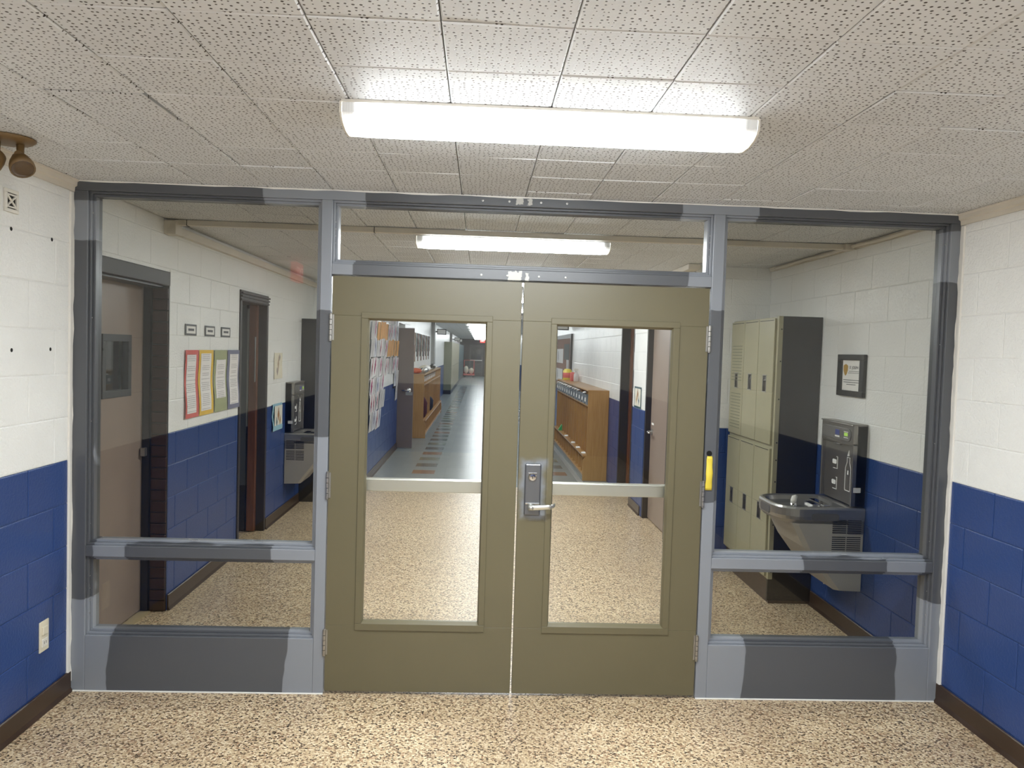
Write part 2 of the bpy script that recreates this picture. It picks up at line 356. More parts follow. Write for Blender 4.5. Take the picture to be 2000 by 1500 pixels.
def text_mesh(name, body, size, mat, parent, loc, rot, align='CENTER', depth=.0004, squash=1.0):
    cu = bpy.data.curves.new(name, 'FONT'); cu.body = body; cu.size = size; cu.align_x = align; cu.align_y = 'CENTER'; cu.extrude = depth
    tmp = bpy.data.objects.new(name, cu); COL.objects.link(tmp)
    me = bpy.data.meshes.new_from_object(tmp.evaluated_get(bpy.context.evaluated_depsgraph_get()))
    bpy.data.objects.remove(tmp)
    me.materials.clear(); me.materials.append(M[mat])
    o = bpy.data.objects.new(name, me); COL.objects.link(o); o.parent = parent; o.location = loc; o.rotation_euler = rot; o.scale.x = squash
    return o

# ------------------------------------------------------------------ block walls
blockcache = {}
def block_obj(parent, org, axis, sgn, pos, u0, u1, z0, z1, mat):
    key = (axis, sgn, round(u1-u0, 3), round(z1-z0, 3), mat)
    if key not in blockcache:
        hu, hz, d, c = (u1-u0)/2, (z1-z0)/2, .0036, .0042
        back = [(-hu, -hz), (hu, -hz), (hu, hz), (-hu, hz)]; front = [(-hu+c, -hz+c), (hu-c, -hz+c), (hu-c, hz-c), (-hu+c, hz-c)]
        def pt(p, t): return (t*sgn, p[0], p[1]) if axis == 'x' else (p[0], t*sgn, p[1])
        vs = [pt(p, -.004) for p in back] + [pt(p, d*.55) for p in back] + [pt(p, d) for p in front]
        fs = [(8, 9, 10, 11)] + [(i, (i+1) % 4, 4+(i+1) % 4, 4+i) for i in range(4)] + [(4+i, 4+(i+1) % 4, 8+(i+1) % 4, 8+i) for i in range(4)]
        flip = (axis == 'x' and sgn < 0) or (axis == 'y' and sgn > 0)
        if flip: fs = [f[::-1] for f in fs]
        me = bpy.data.meshes.new('block'); me.from_pydata(vs, [], fs); me.materials.append(M[mat]); me.update(); blockcache[key] = me
    o = bpy.data.objects.new('block', blockcache[key]); COL.objects.link(o); o.parent = parent
    c = Vector((pos, (u0+u1)/2, (z0+z1)/2)) if axis == 'x' else Vector(((u0+u1)/2, pos, (z0+z1)/2))
    o.location = c - org

BL, CO = .4064, .2032
def wall(name, label, axis, pos, sgn, u0, u1, openings=(), blocks=None, phase=0.0, thick=.30, top=None, mats=('white', 'blue')):
    """painted block wall: backing slab (its face is the mortar) with separate blocks standing proud.
    axis x: plane at x=pos, u is y; sgn: the side the painted face looks to"""
    top = top or H+.05
    mb = MB(); us = sorted({u0, u1, *[o[0] for o in openings], *[o[1] for o in openings]})
    for a, b in zip(us, us[1:]):
        spans = [(0, top)]
        for (oa, ob, oz0, oz1) in openings:
            if oa <= a+1e-6 and b <= ob+1e-6: spans = [(0, oz0), (oz1, top)]
        for (za, zb) in spans:
            for (c0, c1, mi) in ((0, ZB, 1), (ZB, top, 0)):
                p, q = max(za, c0), min(zb, c1)
                if q-p > 1e-4:
                    if axis == 'x': mb.box(pos-sgn*thick, a, p, pos, b, q, mi)
                    else: mb.box(a, pos-sgn*thick, p, b, pos, q, mi)
    w = mb.build(name, list(mats)); tag(w, label, 'wall', kind='structure')
    if blocks:
        g = .0012
        zs = [0, .1016] + [.1016+CO*k for k in range(1, 12)] + [H]
        for k, (za, zb) in enumerate(zip(zs, zs[1:])):
            off = phase + (BL/2 if k % 2 else 0)
            n0 = math.floor((blocks[0]-off)/BL); u = off+n0*BL
            while u < blocks[1]:
                segs = [(max(u, blocks[0]), min(u+BL, blocks[1]))]
                for (oa, ob, oz0, oz1) in openings:
                    new = []
                    for (a, b) in segs:
                        if zb <= oz0+1e-3 or za >= oz1-.03 or b <= oa or a >= ob: new.append((a, b))
                        else:
                            if oa-a > .01: new.append((a, oa))
                            if b-ob > .01: new.append((ob, b))
                    segs = new
                for (a, b) in segs:
                    if b-a < .02: continue
                    block_obj(w, w.location, axis, sgn, pos, a+g, b-g, za+g, zb-g, 'white' if (za+zb)/2 > ZB else 'blue')
                u += BL
    return w

PH = -.145
wall('wall_left', 'painted block wall, white over blue, left of the grey door screen', 'x', XL, 1, -9, .06, blocks=(-2.2, 0), phase=PH)
wall('wall_right', 'painted block wall, white over blue, right of the grey door screen', 'x', XR, -1, -9, .06, blocks=(-2.2, 0), phase=PH)
D1 = (.20, 1.16, 0, 2.115); D2 = (2.55, 3.38, 0, 2.12)
wall('wall_vestibule_left', 'painted block wall behind the left sidelight with two doorways', 'x', XL, 1, .06, 5.6, (D1, D2), blocks=(.13, 5.3), phase=PH)
wall('wall_vestibule_right', 'painted block wall behind the right sidelight', 'x', XR, -1, .06, 2.83, (), blocks=(.13, 2.53), phase=PH)
wall('wall_step_left', 'short block wall stepping in behind the left drinking fountain', 'y', 5.3, -1, XL, CL+.0, (), blocks=(XL, CL), thick=.3)
wall('wall_step_right', 'short block wall stepping in behind the cream lockers', 'y', 2.53, -1, CR, XR, (), blocks=(CR, XR), thick=.3)
AL = (9.42, 10.5, 0, 2.12)
wall('wall_corridor_left', 'long block wall hung with drawings on the left of the inner corridor', 'x', CL, 1, 5.6, 48.2, (AL,), blocks=(5.6, 11.5), phase=PH, thick=.9)
R1 = (3.30, 4.29, 0, 2.08); R2 = (4.95, 5.78, 0, 2.10)
wall('wall_corridor_right', 'block wall with doors on the right of the inner corridor', 'x', CR, -1, 2.83, 48.2, (R1, R2), blocks=(2.83, 10.75), phase=PH, thick=.6)
we = MB().box(-1.6, 48, 0, 1.6, 48.3, H+.05).build('wall_end', 'fronthall'); tag(we, 'dark brown wall closing the far end of the corridor', 'wall', kind='structure')
wb = MB().box(XL-.3, -9.2, 0, XR+.3, -9, ZB, 1).box(XL-.3, -9.2, ZB, XR+.3, -9, H+.05, 0).build('wall_back', ['white', 'blue']); tag(wb, 'painted wall closing the hallway opposite the grey door screen', 'wall', kind='structure')

# ------------------------------------------------------------------ floors
fl = MB().box(XL-.9, -9.2, -.1, XR+.3, 5.9, 0).build('floor', 'terrazzo'); tag(fl, 'tan and brown speckled terrazzo floor', 'floor', kind='structure')
fc = MB().box(-2.6, 5.9, -.1, 2.2, 48.3, 0).build('floor_corridor', 'vct'); tag(fc, 'glossy pale grey vinyl floor of the inner corridor', 'floor', kind='structure')
tilecol = ['tilebrown', 'tilegrey', 'tilegreen', 'tilebrown', 'tilegrey', 'tilegreen', 'tilegrey', 'tilegrey']
for side, x0, ys in ((0, -1.085, 6.80), (1, .745, 6.92)):
    for k in range(40):
        y = ys+.645*k
        if y > 32: break
        o = MB().box(x0, y, -.01, x0+.305, y+.315, .0012).build('floor_tile', tilecol[(k+side*3) % 8], fc)
# vinyl base boards
def base(name, label, pts, side):
    mb = MB()
    for (p, q) in pts:
        dx, dy = q[0]-p[0], q[1]-p[1]
        L = math.hypot(dx, dy); nx, ny = side*(-dy/L), side*(dx/L); t = .009; t2 = .018
        prof = [(0, 0), (t2, 0), (t2, .004), (t, .02), (t, .096), (t-.004, .1005), (0, .1005)]
        r = [[(a[0]+nx*d, a[1]+ny*d, h) for d, h in prof] for a in (p, q)]
        if side < 0: r = [x[::-1] for x in r]
        mb.loft(r)
    b = mb.build(name, 'vinylbase'); tag(b, label, 'baseboard', kind='structure')
e = .0047
base('baseboard_left', 'dark brown vinyl baseboard on the wall left of the door screen', [((XL+e, -9), (XL+e, -.003))], -1)
base('baseboard_right', 'dark brown vinyl baseboard on the wall right of the door screen', [((XR-e, -9), (XR-e, -.003))], 1)
base('baseboard_vestibule_left', 'brown vinyl baseboard between the two left doorways', [((XL+e, 1.165), (XL+e, 2.545))], -1)
base('baseboard_fountain_left', 'brown vinyl baseboard under the left drinking fountain', [((XL+e, 3.39), (XL+e, 4.68))], -1)
base('baseboard_vestibule_right', 'brown vinyl baseboard under the right drinking fountain', [((XR-e, .125), (XR-e, 1.50))], 1)
base('baseboard_corridor_left', 'brown vinyl baseboard under the drawings', [((CL+e, 5.6), (CL+e, 9.41))], -1)
base('baseboard_corridor_right', 'brown vinyl baseboard beside the beige corridor door', [((CR-e, 2.84), (CR-e, 3.24)), ((CR-e, 4.36), (CR-e, 4.94))], 1)

# ------------------------------------------------------------------ ceiling
ce = MB().box(XL-.4, -2.7, H+.03, XR+.4, 3.2, H+.1).build('ceiling', 'gap'); tag(ce, 'ceiling of square perforated acoustic tiles', 'ceiling', kind='structure')
MB().box(XL-.4, -9.2, H, XR+.4, -2.7, H+.1).build('ceiling_field', 'farceil', ce)
MB().box(-2.6, 3.2, H, 2.2, 48.3, H+.1).build('ceiling_field', 'farceil', ce)
T = .3048; GX, GY = -.3067, -1.9556
tcache = {}
def ctile(x0, x1, y0, y1, dz=0, rx=0, ry=0, rz=0):
    key = (round(x1-x0, 3), round(y1-y0, 3))
    if key not in tcache:
        hx, hy, c = (x1-x0)/2-.0013, (y1-y0)/2-.0013, .0042
        vs = [(sx*hx, sy*hy, .029) for sx, sy in ((-1, -1), (1, -1), (1, 1), (-1, 1))] + [(sx*hx, sy*hy, c*.8) for sx, sy in ((-1, -1), (1, -1), (1, 1), (-1, 1))] + [(sx*(hx-c), sy*(hy-c), 0) for sx, sy in ((-1, -1), (1, -1), (1, 1), (-1, 1))]
        fs = [(11, 10, 9, 8)] + [(4+i, 4+(i+1) % 4, (i+1) % 4, i) for i in range(4)] + [(8+i, 8+(i+1) % 4, 4+(i+1) % 4, 4+i) for i in range(4)]
        me = bpy.data.meshes.new('ceiling_tile'); me.from_pydata(vs, [], fs); me.materials.append(M['tile']); me.update(); tcache[key] = me
    o = bpy.data.objects.new('ceiling_tile', tcache[key]); COL.objects.link(o); o.parent = ce
    o.location = Vector(((x0+x1)/2, (y0+y1)/2, H+dz)) - ce.location; o.rotation_euler = (rx, ry, rz)
rt = random.Random(3)
for i in range(-7, 9):
    for j in range(-3, 18):
        x0, x1 = max(GX+i*T, XL+.001), min(GX+(i+1)*T, XR-.001); y0, y1 = GY+j*T, GY+(j+1)*T
        if x1-x0 < .02: continue
        y1 = min(y1, 3.2)
        parts = [(y0, y1)]
        if y0 < 0 < y1: parts = [(y0, 0), (0, y1)]
        elif y0 < .10 <= y1 and y0 > 0: parts = [(y0, y1)]
        for a, b in parts:
            if b-a < .02: continue
            if (i, j) == (-4, 2): ctile(x0+.004, x1-.011, a+.013, b, -.001, 0, 0, R(-.9)); continue
            if y0 > 2.6 and abs(x0+.15) > 1.75: pass
            ctile(x0, x1, a, b, rt.uniform(-.0018, .001), rt.gauss(0, R(.22)), rt.gauss(0, R(.22)))

# cornice trim where walls meet ceiling
def cove(name, label, x, sgn, y0, y1, h=.055, d=.028):
    mb = MB(); prof = [(0, 0), (0, -h), (.008, -h), (.010, -h*.62), (d*.7, -h*.5), (d*.75, -h*.18), (d, -h*.12), (d, 0)]
    rings = [[(x+sgn*a, y, H+b-.002) for a, b in prof] for y in (y0, y1)]
    if sgn > 0: rings = [r[::-1] for r in rings]
    o = mb.loft(rings).build(name, 'trimwhite'); tag(o, label, 'trim', kind='structure')
cove('trim_1', 'cream cornice strip above the wall left of the door screen', XL+.006, 1, -9, -.002)
cove('trim_2', 'cream cornice strip above the wall right of the door screen', XR-.006, -1, -9, -.002)
cove('trim_3', 'cream cornice strip above the right drinking fountain', XR-.006, -1, .125, 2.52, .03, .02)
# bullnose corners
mb = MB().box(XL-.0, -.03, 0, XL+.012, -.0005, H-.06); o = mb.build('trim_4', 'caulk', bevel=.004); tag(o, 'white caulked corner strip left of the door screen', 'trim', kind='structure')
mb = MB().box(XR-.012, -.03, 0, XR, -.0005, H-.06); o = mb.build('trim_5', 'caulk', bevel=.004); tag(o, 'white caulked corner strip right of the door screen', 'trim', kind='structure')

# ------------------------------------------------------------------ grey steel screen with sidelights and transom
FR = empty('window_1', (0, .06, 0)); tag(FR, 'grey painted steel screen with sidelights and transom around the double doors', 'door screen', kind='structure')
FD = .13
def member(name, x0, z0, x1, z1, y0=0.0, y1=FD): return MB().box(x0, y0, z0, x1, y1, z1).build(name, 'frame', FR, bevel=.003)
JL, JR, ML0, ML1, MR0, MR1 = -2.050, 2.088, -.966, -.914, .914, .970
member('header', XL+.002, 2.383, XR-.002, H-.002)
member('jamb', XL+.002, .0, JL, 2.383); member('jamb', JR, .0, XR-.002, 2.383)
member('mullion', ML0, .0, ML1, 2.383); member('mullion', MR0, .0, MR1, 2.383)
member('transom_bar', ML1, 2.032, MR0, 2.084)
for a, b in ((JL, ML0), (MR1, JR)):
    member('mid_rail', a, .653, b, .706)
    member('bottom_panel', a, .004, b, .272)
def light(x0, z0, x1, z1, glass='smoked'):
    s = .022
    # stepped rebate and glazing stop around each pane
    MB().ring(x0+.010, z0+.010, x1-.010, z1-.010, x0, z0, x1, z1, .016, FD-.016).build('rebate', 'frame', FR, bevel=.0015)
    st = MB().ring(x0+s, z0+s, x1-s, z1-s, x0+.010, z0+.010, x1-.010, z1-.010, .034, FD-.034).build('glazing_stop', 'frame', FR, bevel=.0015)
    MB().box(x0+s-.004, .062, z0+s-.004, x1-s+.004, .068, z1-s+.004).build('glass_pane', glass, FR)
    sc = MB()
    for k in range(4):
        z = z0+.1+(z1-z0-.2)*k/3
        for xx, sg in ((x0+.010, 1), (x1-.010, -1)): sc.lathe((xx, .027, z), [(.003, 0), (.003, .0015*sg), (.001, .002*sg)], 'x', 8)
    sc.build('stop_screw', 'steel', st)
light(JL, .706, ML0, 2.383); light(JL, .272, ML0, .653); light(MR1, .706, JR, 2.383); light(MR1, .272, JR, .653); light(ML1, 2.084, MR0, 2.383, 'glass')
for z, xs in ((2.407, (-.206, -.079, .073, .198)), (2.054, (-.203, -.078, .074, .203))):
    for x in xs: MB().lathe((x, 0, z), [(.0055, .001), (.0055, -.0012), (.002, -.002)], 'y', 12).build('screw', 'steel', FR)
MB().box(XL+.01, -.008, 0, ML1, .002, .006).build('caulk_line', 'caulk', FR, bevel=.002); MB().box(MR0, -.008, 0, XR-.01, .002, .006).build('caulk_line', 'caulk', FR, bevel=.002)
# ragged white caulk along the top and sides
def ragged(name, a, b, horizontal, base_, w_, seed):
    r_ = random.Random(seed); n = 46; lo, hi = [], []
    for k in range(n+1):
        t = a+(b-a)*k/n; d = w_*(.55+.75*r_.random())
        lo.append((t, base_)); hi.append((t, base_+d))
    poly = lo+hi[::-1]
    if not horizontal: poly = [(q, p) for p, q in poly]
    MB().prism(poly, 'y', -.003, .002).build(name, 'caulk', FR)
ragged('caulk_bead', XL+.01, XR-.01, True, H-.001, -.007, 1); ragged('caulk_bead', .05, 2.40, False, XL+.003, .009, 2); ragged('caulk_bead', .05, 2.40, False, XR-.003, -.009, 3)
# black strike hole and yellow foam on the right mullion
MB().lathe((.936, 0, 1.223), [(.0135, .002), (.0135, -.002), (.010, -.0025)], 'y', 20).build('bumper_hole', 'hole', FR)
yf = empty('door_bumper', (.937, -.001, 1.043)); tag(yf, 'limp yellow foam strip hanging below the black hole on the mullion', 'foam strip')
rings = []
for k in range(13):
    z = 1.043+.167*k/12; wv = .0165*(1-.25*(k/12)**6)+.001*math.sin(k*1.3); d = .006+.010*math.sin(math.pi*min(1, k/10))**2
    rings.append([(.938+wv*math.cos(t), -.001-d/2+d/2*math.sin(t), z) for t in [2*math.pi*q/14 for q in range(14)]])
MB().loft(rings).build('foam_strip', 'yellow', yf, smooth=True)

# ------------------------------------------------------------------ the two doors
def door_leaf(name, label, sx):
    D = empty(name, (sx*.456, .03, 0)); tag(D, label, 'door', kind='structure')
    def X(a, b): return (min(sx*a, sx*b), max(sx*a, sx*b))
    x0, x1 = X(.0045, .9085); g0, g1 = X(.158, .750); t0, t1 = X(.141, .768); i0, i1 = X(.175, .731)
    MB().ring(g0, .340, g1, 1.840, x0, .014, x1, 2.026, .004, .048).build('leaf', 'door', D, bevel=.0015)
    for (ya, yb) in ((-.003, .004), (.048, .055)):
        MB().ring(i0-.006, .352, i1+.006, 1.829, t0, .318, t1, 1.858, ya, yb).build('lite_trim', 'door', D, bevel=.002)
    # sloped glazing bead down to the pane
    bead = MB()
    def quadring(xa, za, xb, zb, y): return [(xa, y, za), (xb, y, za), (xb, y, zb), (xa, y, zb)]
    bead.loft([quadring(i0-.006, .352, i1+.006, 1.829, -.001), quadring(i0, .362, i1, 1.820, .020), quadring(i0, .362, i1, 1.820, .034), quadring(i0-.006, .352, i1+.006, 1.829, .050)], cap=False)
    bead.build('glazing_bead', 'door', D)
    MB().box(i0-.004, .024, .358, i1+.004, .030, 1.824).build('glass_pane', 'glass', D)
    # panic bar on the far side
    bar = MB().box(*(X(.09, .86)[0], .082, .984), *(X(.09, .86)[1], .125, 1.046)).build('push_bar', 'alu', D, bevel=.004)
    MB().box(*(X(.03, .10)[0], .050, .965), *(X(.03, .10)[1], .118, 1.065)).build('bar_head', 'steel', bar, bevel=.004)
    MB().box(*(X(.83, .885)[0], .050, .975), *(X(.83, .885)[1], .118, 1.055)).build('bar_foot', 'steel', bar, bevel=.004)
    for z in (1.72, .962, .196):
        hb = MB()
        for a, b in ((0, .024), (.0245, .0485), (.049, .073), (.0735, .0975), (.098, .122)): hb.lathe((sx*.9115, -.007, z+a), [(.004, 0), (.0078, .0012), (.0078, b-a-.0012), (.004, b-a)], 'z', 14)
        hb.lathe((sx*.9115, -.007, z-.006), [(.002, 0), (.007, .002), (.007, .006)], 'z', 14); hb.lathe((sx*.9115, -.007, z+.122), [(.007, 0), (.007, .004), (.002, .007)], 'z', 14)
        hb.box(*(min(sx*.9105, sx*.897), -.0015, z), *(max(sx*.9105, sx*.897), .003, z+.122))
        hb.build('hinge', 'steel', D, smooth=False)
    return D
dl = door_leaf('door_1', 'taupe steel door with tall glass lite, without a lever', -1)
dr = door_leaf('door_2', 'taupe steel door with tall glass lite and lever lock plate', 1)
lk = MB().box(.036, -.016, .901, .114, .004, 1.152).build('lock_plate', 'darksteel', dr, bevel=.006)
MB().lathe((.073, -.016, 1.088), [(.021, .004), (.021, -.004), (.017, -.009), (.0165, -.009), (.0155, -.006), (.006, -.0065)], 'y', 24).build('key_cylinder', 'chrome', lk, smooth=False)
MB().box(.052, -.019, 1.105, .094, -.012, 1.110).build('cylinder_hood', 'chrome', lk, bevel=.002)
MB().box(.0715, -.0235, 1.080, .0745, -.021, 1.096).build('keyhole', 'hole', lk)
MB().box(.040, -.020, .955, .110, -.014, .963).build('plate_ridge', 'chrome', lk, bevel=.002)
lv = MB(); lv.lathe((.068, -.016, .944), [(.017, .004), (.017, -.006), (.013, -.012), (.011, -.040)], 'y', 18)
prof = [(math.cos(t)*.0115, math.sin(t)*.0125) for t in [2*math.pi*k/14 for k in range(14)]]
path = [((.054, -.046, .944), .85), ((.060, -.049, .944), 1.0), ((.100, -.050, .946), 1.0), ((.150, -.050, .950), .95), ((.166, -.050, .951), .93)]
lv.loft([[(p[0], p[1]+a*.55*s, p[2]+b*s) for a, b in prof] for p, s in path])
lv.loft([[(x, y+a*.5*s, z+b*s) for a, b in prof] for x, y, z, s in ((.160, -.050, .951, .93), (.176, -.038, .954, .85), (.186, -.022, .957, .75))])
lv.build('lever', 'alu', lk, smooth=True)

# ------------------------------------------------------------------ fluorescent fixtures
def fixture_proto():
    t = empty('ceiling_light', (0, 0, H))
    prof = [(-.112, -.004), (-.112, -.036), (-.100, -.050), (-.075, -.062), (-.03, -.071), (.03, -.071), (.075, -.062), (.100, -.050), (.112, -.036), (.112, -.004)]
    xs = [-.632, -.56, -.5, 0, .5, .56, .632]
    lens = MB(); rings = [[(x, y, z) for y, z in prof] for x in xs]; lens.loft(rings, cap=False).build('lens', 'lens', t, local=True)
    for s in (-1, 1):
        MB().prism([(y*1.01, z-.001 if z < -.01 else z) for y, z in prof], 'x', s*.632, s*.640).build('end_cap', 'whiteplastic', t, local=True, bevel=.002)
    MB().box(-.634, -.116, -.008, .634, .116, 0).build('housing', 'whiteplastic', t, local=True)
    return t
lp = fixture_proto()
LENS_DIM = [c for c in kids(lp) if c.name.startswith('lens')][0].data.copy(); LENS_DIM.materials[0] = M['lensdim']
ys = [-1.26, 1.475] + [1.475+2.73*k for k in range(1, 17)] + [-2.98, -5.7, -8.0]
lab = {0: 'wraparound fluorescent ceiling light on the perforated tiles before the taupe doors', 1: 'wraparound fluorescent ceiling light seen through the transom glass'}
for i, y in enumerate(ys):
    o = lp if i == 0 else copy_tree(lp)
    o.location = (0, y, H)
    if i in lab: tag(o, lab[i], 'ceiling light', 'fluorescent ceiling lights')
    elif y > 0:
        for ch in kids(o):
            if y > 5 and ch.name.startswith('lens'): ch.data = LENS_DIM  # inner corridor lenses set weaker to hold down floor and wall brightness
        tag(o, 'fluorescent ceiling light in the row over the pale vinyl corridor floor', 'ceiling light', 'fluorescent lights along the inner corridor')
    else: tag(o, 'fluorescent ceiling light of the hallway facing the door screen', 'ceiling light', 'fluorescent lights of the near hallway')

# ------------------------------------------------------------------ doorways seen through the left sidelight
d3 = empty('door_3', (-2.27, .68, 0)); tag(d3, 'pinkish beige steel door with a small square window, set in brown brick', 'door', kind='structure')
lf = MB().ringx(.62, 1.375, .945, 1.705, .21, .012, 1.155, 2.03, -2.315, -2.27).build('leaf', 'pink', d3, bevel=.002)
MB().ringx(.645, 1.40, .92, 1.68, .605, 1.36, .96, 1.72, -2.30, -2.262).build('vision_frame', 'charcoal', lf, bevel=.002)
MB().box(-2.295, .64, 1.395, -2.289, .925, 1.685).build('vision_glass', 'glass', lf)
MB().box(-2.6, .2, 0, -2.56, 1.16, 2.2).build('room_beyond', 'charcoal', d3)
for y in (.70, .76, .83): MB().box(-2.54, y, 1.40, -2.50, y+.05, 1.43+.02*random.random()).build('shelf_item', 'paper', d3, bevel=.006)
MB().box(-2.27, .20, 2.03, -2.118, 1.158, 2.113).build('lintel', 'darkbrown', d3, bevel=.003)
MB().box(-2.27, .20, 2.018, -2.15, 1.14, 2.03).build('head_frame', 'black', d3)
MB().box(-2.268, 1.128, 0, -2.225, 1.157, 2.03).build('jamb_frame', 'black', d3)
MB().box(-2.225, 1.150, 0, -2.122, 1.159, 2.03).build('reveal_mortar', 'black', d3)
for k in range(29):
    MB().box(-2.218, 1.138, .003+k*.0695, -2.124, 1.152, .003+k*.0695+.064).build('brick', 'brick', d3, bevel=.004)
MB().box(-2.27, .21, 0, -2.205, 1.13, .006).build('threshold', 'tan', d3)
MB().box(-2.262, 1.09, .98, -2.235, 1.125, 1.03).build('strike', 'steel', d3)

d4 = empty('door_4', (-2.3, 2.96, 0)); tag(d4, 'dark framed doorway with slate door and brown wood edge left of the fountain', 'door', kind='structure')
MB().box(-2.36, 2.56, 2.03, -2.112, 3.375, 2.118).build('head_frame', 'darkbrown', d4, bevel=.004)
for k in range(3): MB().box(-2.13, 2.56, 2.036+k*.026, -2.104+.004*k, 3.375, 2.05+k*.026).build('head_moulding', 'darkbrown', d4, bevel=.003)
MB().box(-2.36, 3.33, 0, -2.112, 3.377, 2.03).build('jamb_frame', 'darkbrown', d4, bevel=.004); MB().box(-2.36, 2.553, 0, -2.112, 2.60, 2.03).build('jamb_frame', 'darkbrown', d4, bevel=.004)
lf = MB().box(-2.252, 3.27, .01, -2.185, 3.328, 2.03).build('wood_leaf', 'wood', d4, bevel=.003)
MB().box(-2.20, 3.262, 1.35, -2.19, 3.271, 1.75).build('leaf_plate', 'steel', lf, bevel=.002)
g = MB().box(-2.42, 3.29, .42, -2.272, 3.328, 2.03).build('slate_leaf', 'greydoor', d4)
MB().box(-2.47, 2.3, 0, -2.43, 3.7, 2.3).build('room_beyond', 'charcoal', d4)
MB().box(-2.272, 3.283, .95, -2.253, 3.328, 2.0).build('edge_strip', 'pilaster', d4); MB().box(-2.42, 3.286, .012, -2.272, 3.328, .42).build('kick_plate', 'black', d4)

# lockers with a dark end panel, behind the left fountain
lb = empty('locker_bank', (-1.97, 5.0, 0)); tag(lb, 'locker bank with a black end panel behind the left drinking fountain', 'lockers')
MB().box(XL+.006, 4.72, .17, -1.80, 5.29, 1.97).build('body', 'locker', lb, bevel=.003)
MB().box(XL+.006, 4.70, 0, -1.79, 4.72, 1.975).build('end_panel', 'black', lb, bevel=.002); MB().box(XL+.006, 4.72, 0, -1.81, 5.29, .17).build('plinth', 'vinylbase', lb)
for k in range(2): MB().box(-1.80, 4.735+k*.28, .19, -1.788, 5.0+k*.28, 1.95).build('door', 'locker', lb, bevel=.002)

# cards and notices on the left wall
def wallcard(name, label, cat, x, sg, y0, y1, z0, z1, mat, group=None, t=.003, curl=0):
    t_ = empty(name, (x, (y0+y1)/2, z0)); tag(t_, label, cat, group)
    r = []
    for k in range(9):
        z = z0+(z1-z0)*k/8; d = .003+curl*(math.sin(k*1.1)*.5+.5)*.5 + curl*max(0, 1-k/4)*.6
        yy0 = y0+(.004*math.sin(k*.9) if curl else 0)
        r.append([(x+sg*d, yy0, z), (x+sg*d, y1, z), (x+sg*(d+t*.4), y1, z), (x+sg*(d+t*.4), yy0, z)])
    if sg < 0: r = [q[::-1] for q in r]
    MB().loft(r).build('card', mat, t_)
    return t_
xw = XL+.004
for i, (nm, lbl, y0, y1, mat, s0, s1, z0, z1) in enumerate((
        ('coral', 'coral red card with a typed sheet on the white block wall', 1.40, 1.635, 'red', .022, .05, 1.215, 1.605),
        ('yellow', 'yellow card with a typed sheet on the white block wall', 1.648, 1.93, 'yellowc', .03, .05, 1.215, 1.612),
        ('sage', 'sage green card with a short typed sheet on the white block wall', 1.955, 2.23, 'green', .035, .03, 1.285, 1.565),
        ('slate', 'slate blue card with a typed sheet beside the dark doorway', 2.25, 2.535, 'bluec', .045, .035, 1.22, 1.605))):
    c = wallcard('notice_card', lbl, 'notice', xw, 1, y0, y1, 1.185, 1.636, mat, 'coloured notice cards', curl=.012)
    r = MB(); rr = []
    for k in range(9):
        z = z0+(z1-z0)*k/8; kk = (z-1.185)/(.451)*8; d = .0055+.012*(math.sin(kk*1.1)*.5+.5)*.5+.012*max(0, 1-kk/4)*.6
        rr.append([(xw+d, y0+s0, z), (xw+d, y1-s1, z), (xw+d+.0008, y1-s1, z), (xw+d+.0008, y0+s0, z)])
    o = r.loft(rr).build('typed_sheet', 'txt', c)
    for v in o.data.vertices: v.co.y -= (y0+s0+y1-s1)/2-(y0+y1)/2
    o.location.y += (y0+s0+y1-s1)/2-(y0+y1)/2
for y0, y1, lbl in ((1.40, 1.605, 'small black-framed name card above the coral card'), (1.765, 1.97, 'small black-framed name card above the yellow card'), (2.105, 2.315, 'small black-framed name card above the slate card')):
    c = wallcard('name_card', lbl, 'sign', xw, 1, y0, y1, 1.732, 1.806, 'black', 'black-framed name cards')
    MB().box(xw+.0045, y0+.022, 1.745, xw+.0055, y1-.022, 1.793).build('card_face', 'paper', c)
    c['text'] = ''
    o = MB().box(xw+.0055, y0+.05, 1.762, xw+.0058, y1-.05, 1.778).build('blurred_word', 'ink', c)
    del c['text']
wallcard('sketch_paper', 'pencil sketch on yellowed paper right of the dark doorway', 'drawing', xw, 1, 3.61, 3.90, 1.365, 1.61, 'd_map', curl=.004)
c = wallcard('poster', 'pale blue bordered storybook poster on the blue block wall', 'poster', xw, 1, 3.565, 3.91, .876, 1.131, 'mint', curl=.012)
MB().box(xw+.019, 3.60, .925, xw+.0195, 3.88, 1.11).build('picture', 'd_poster', c)

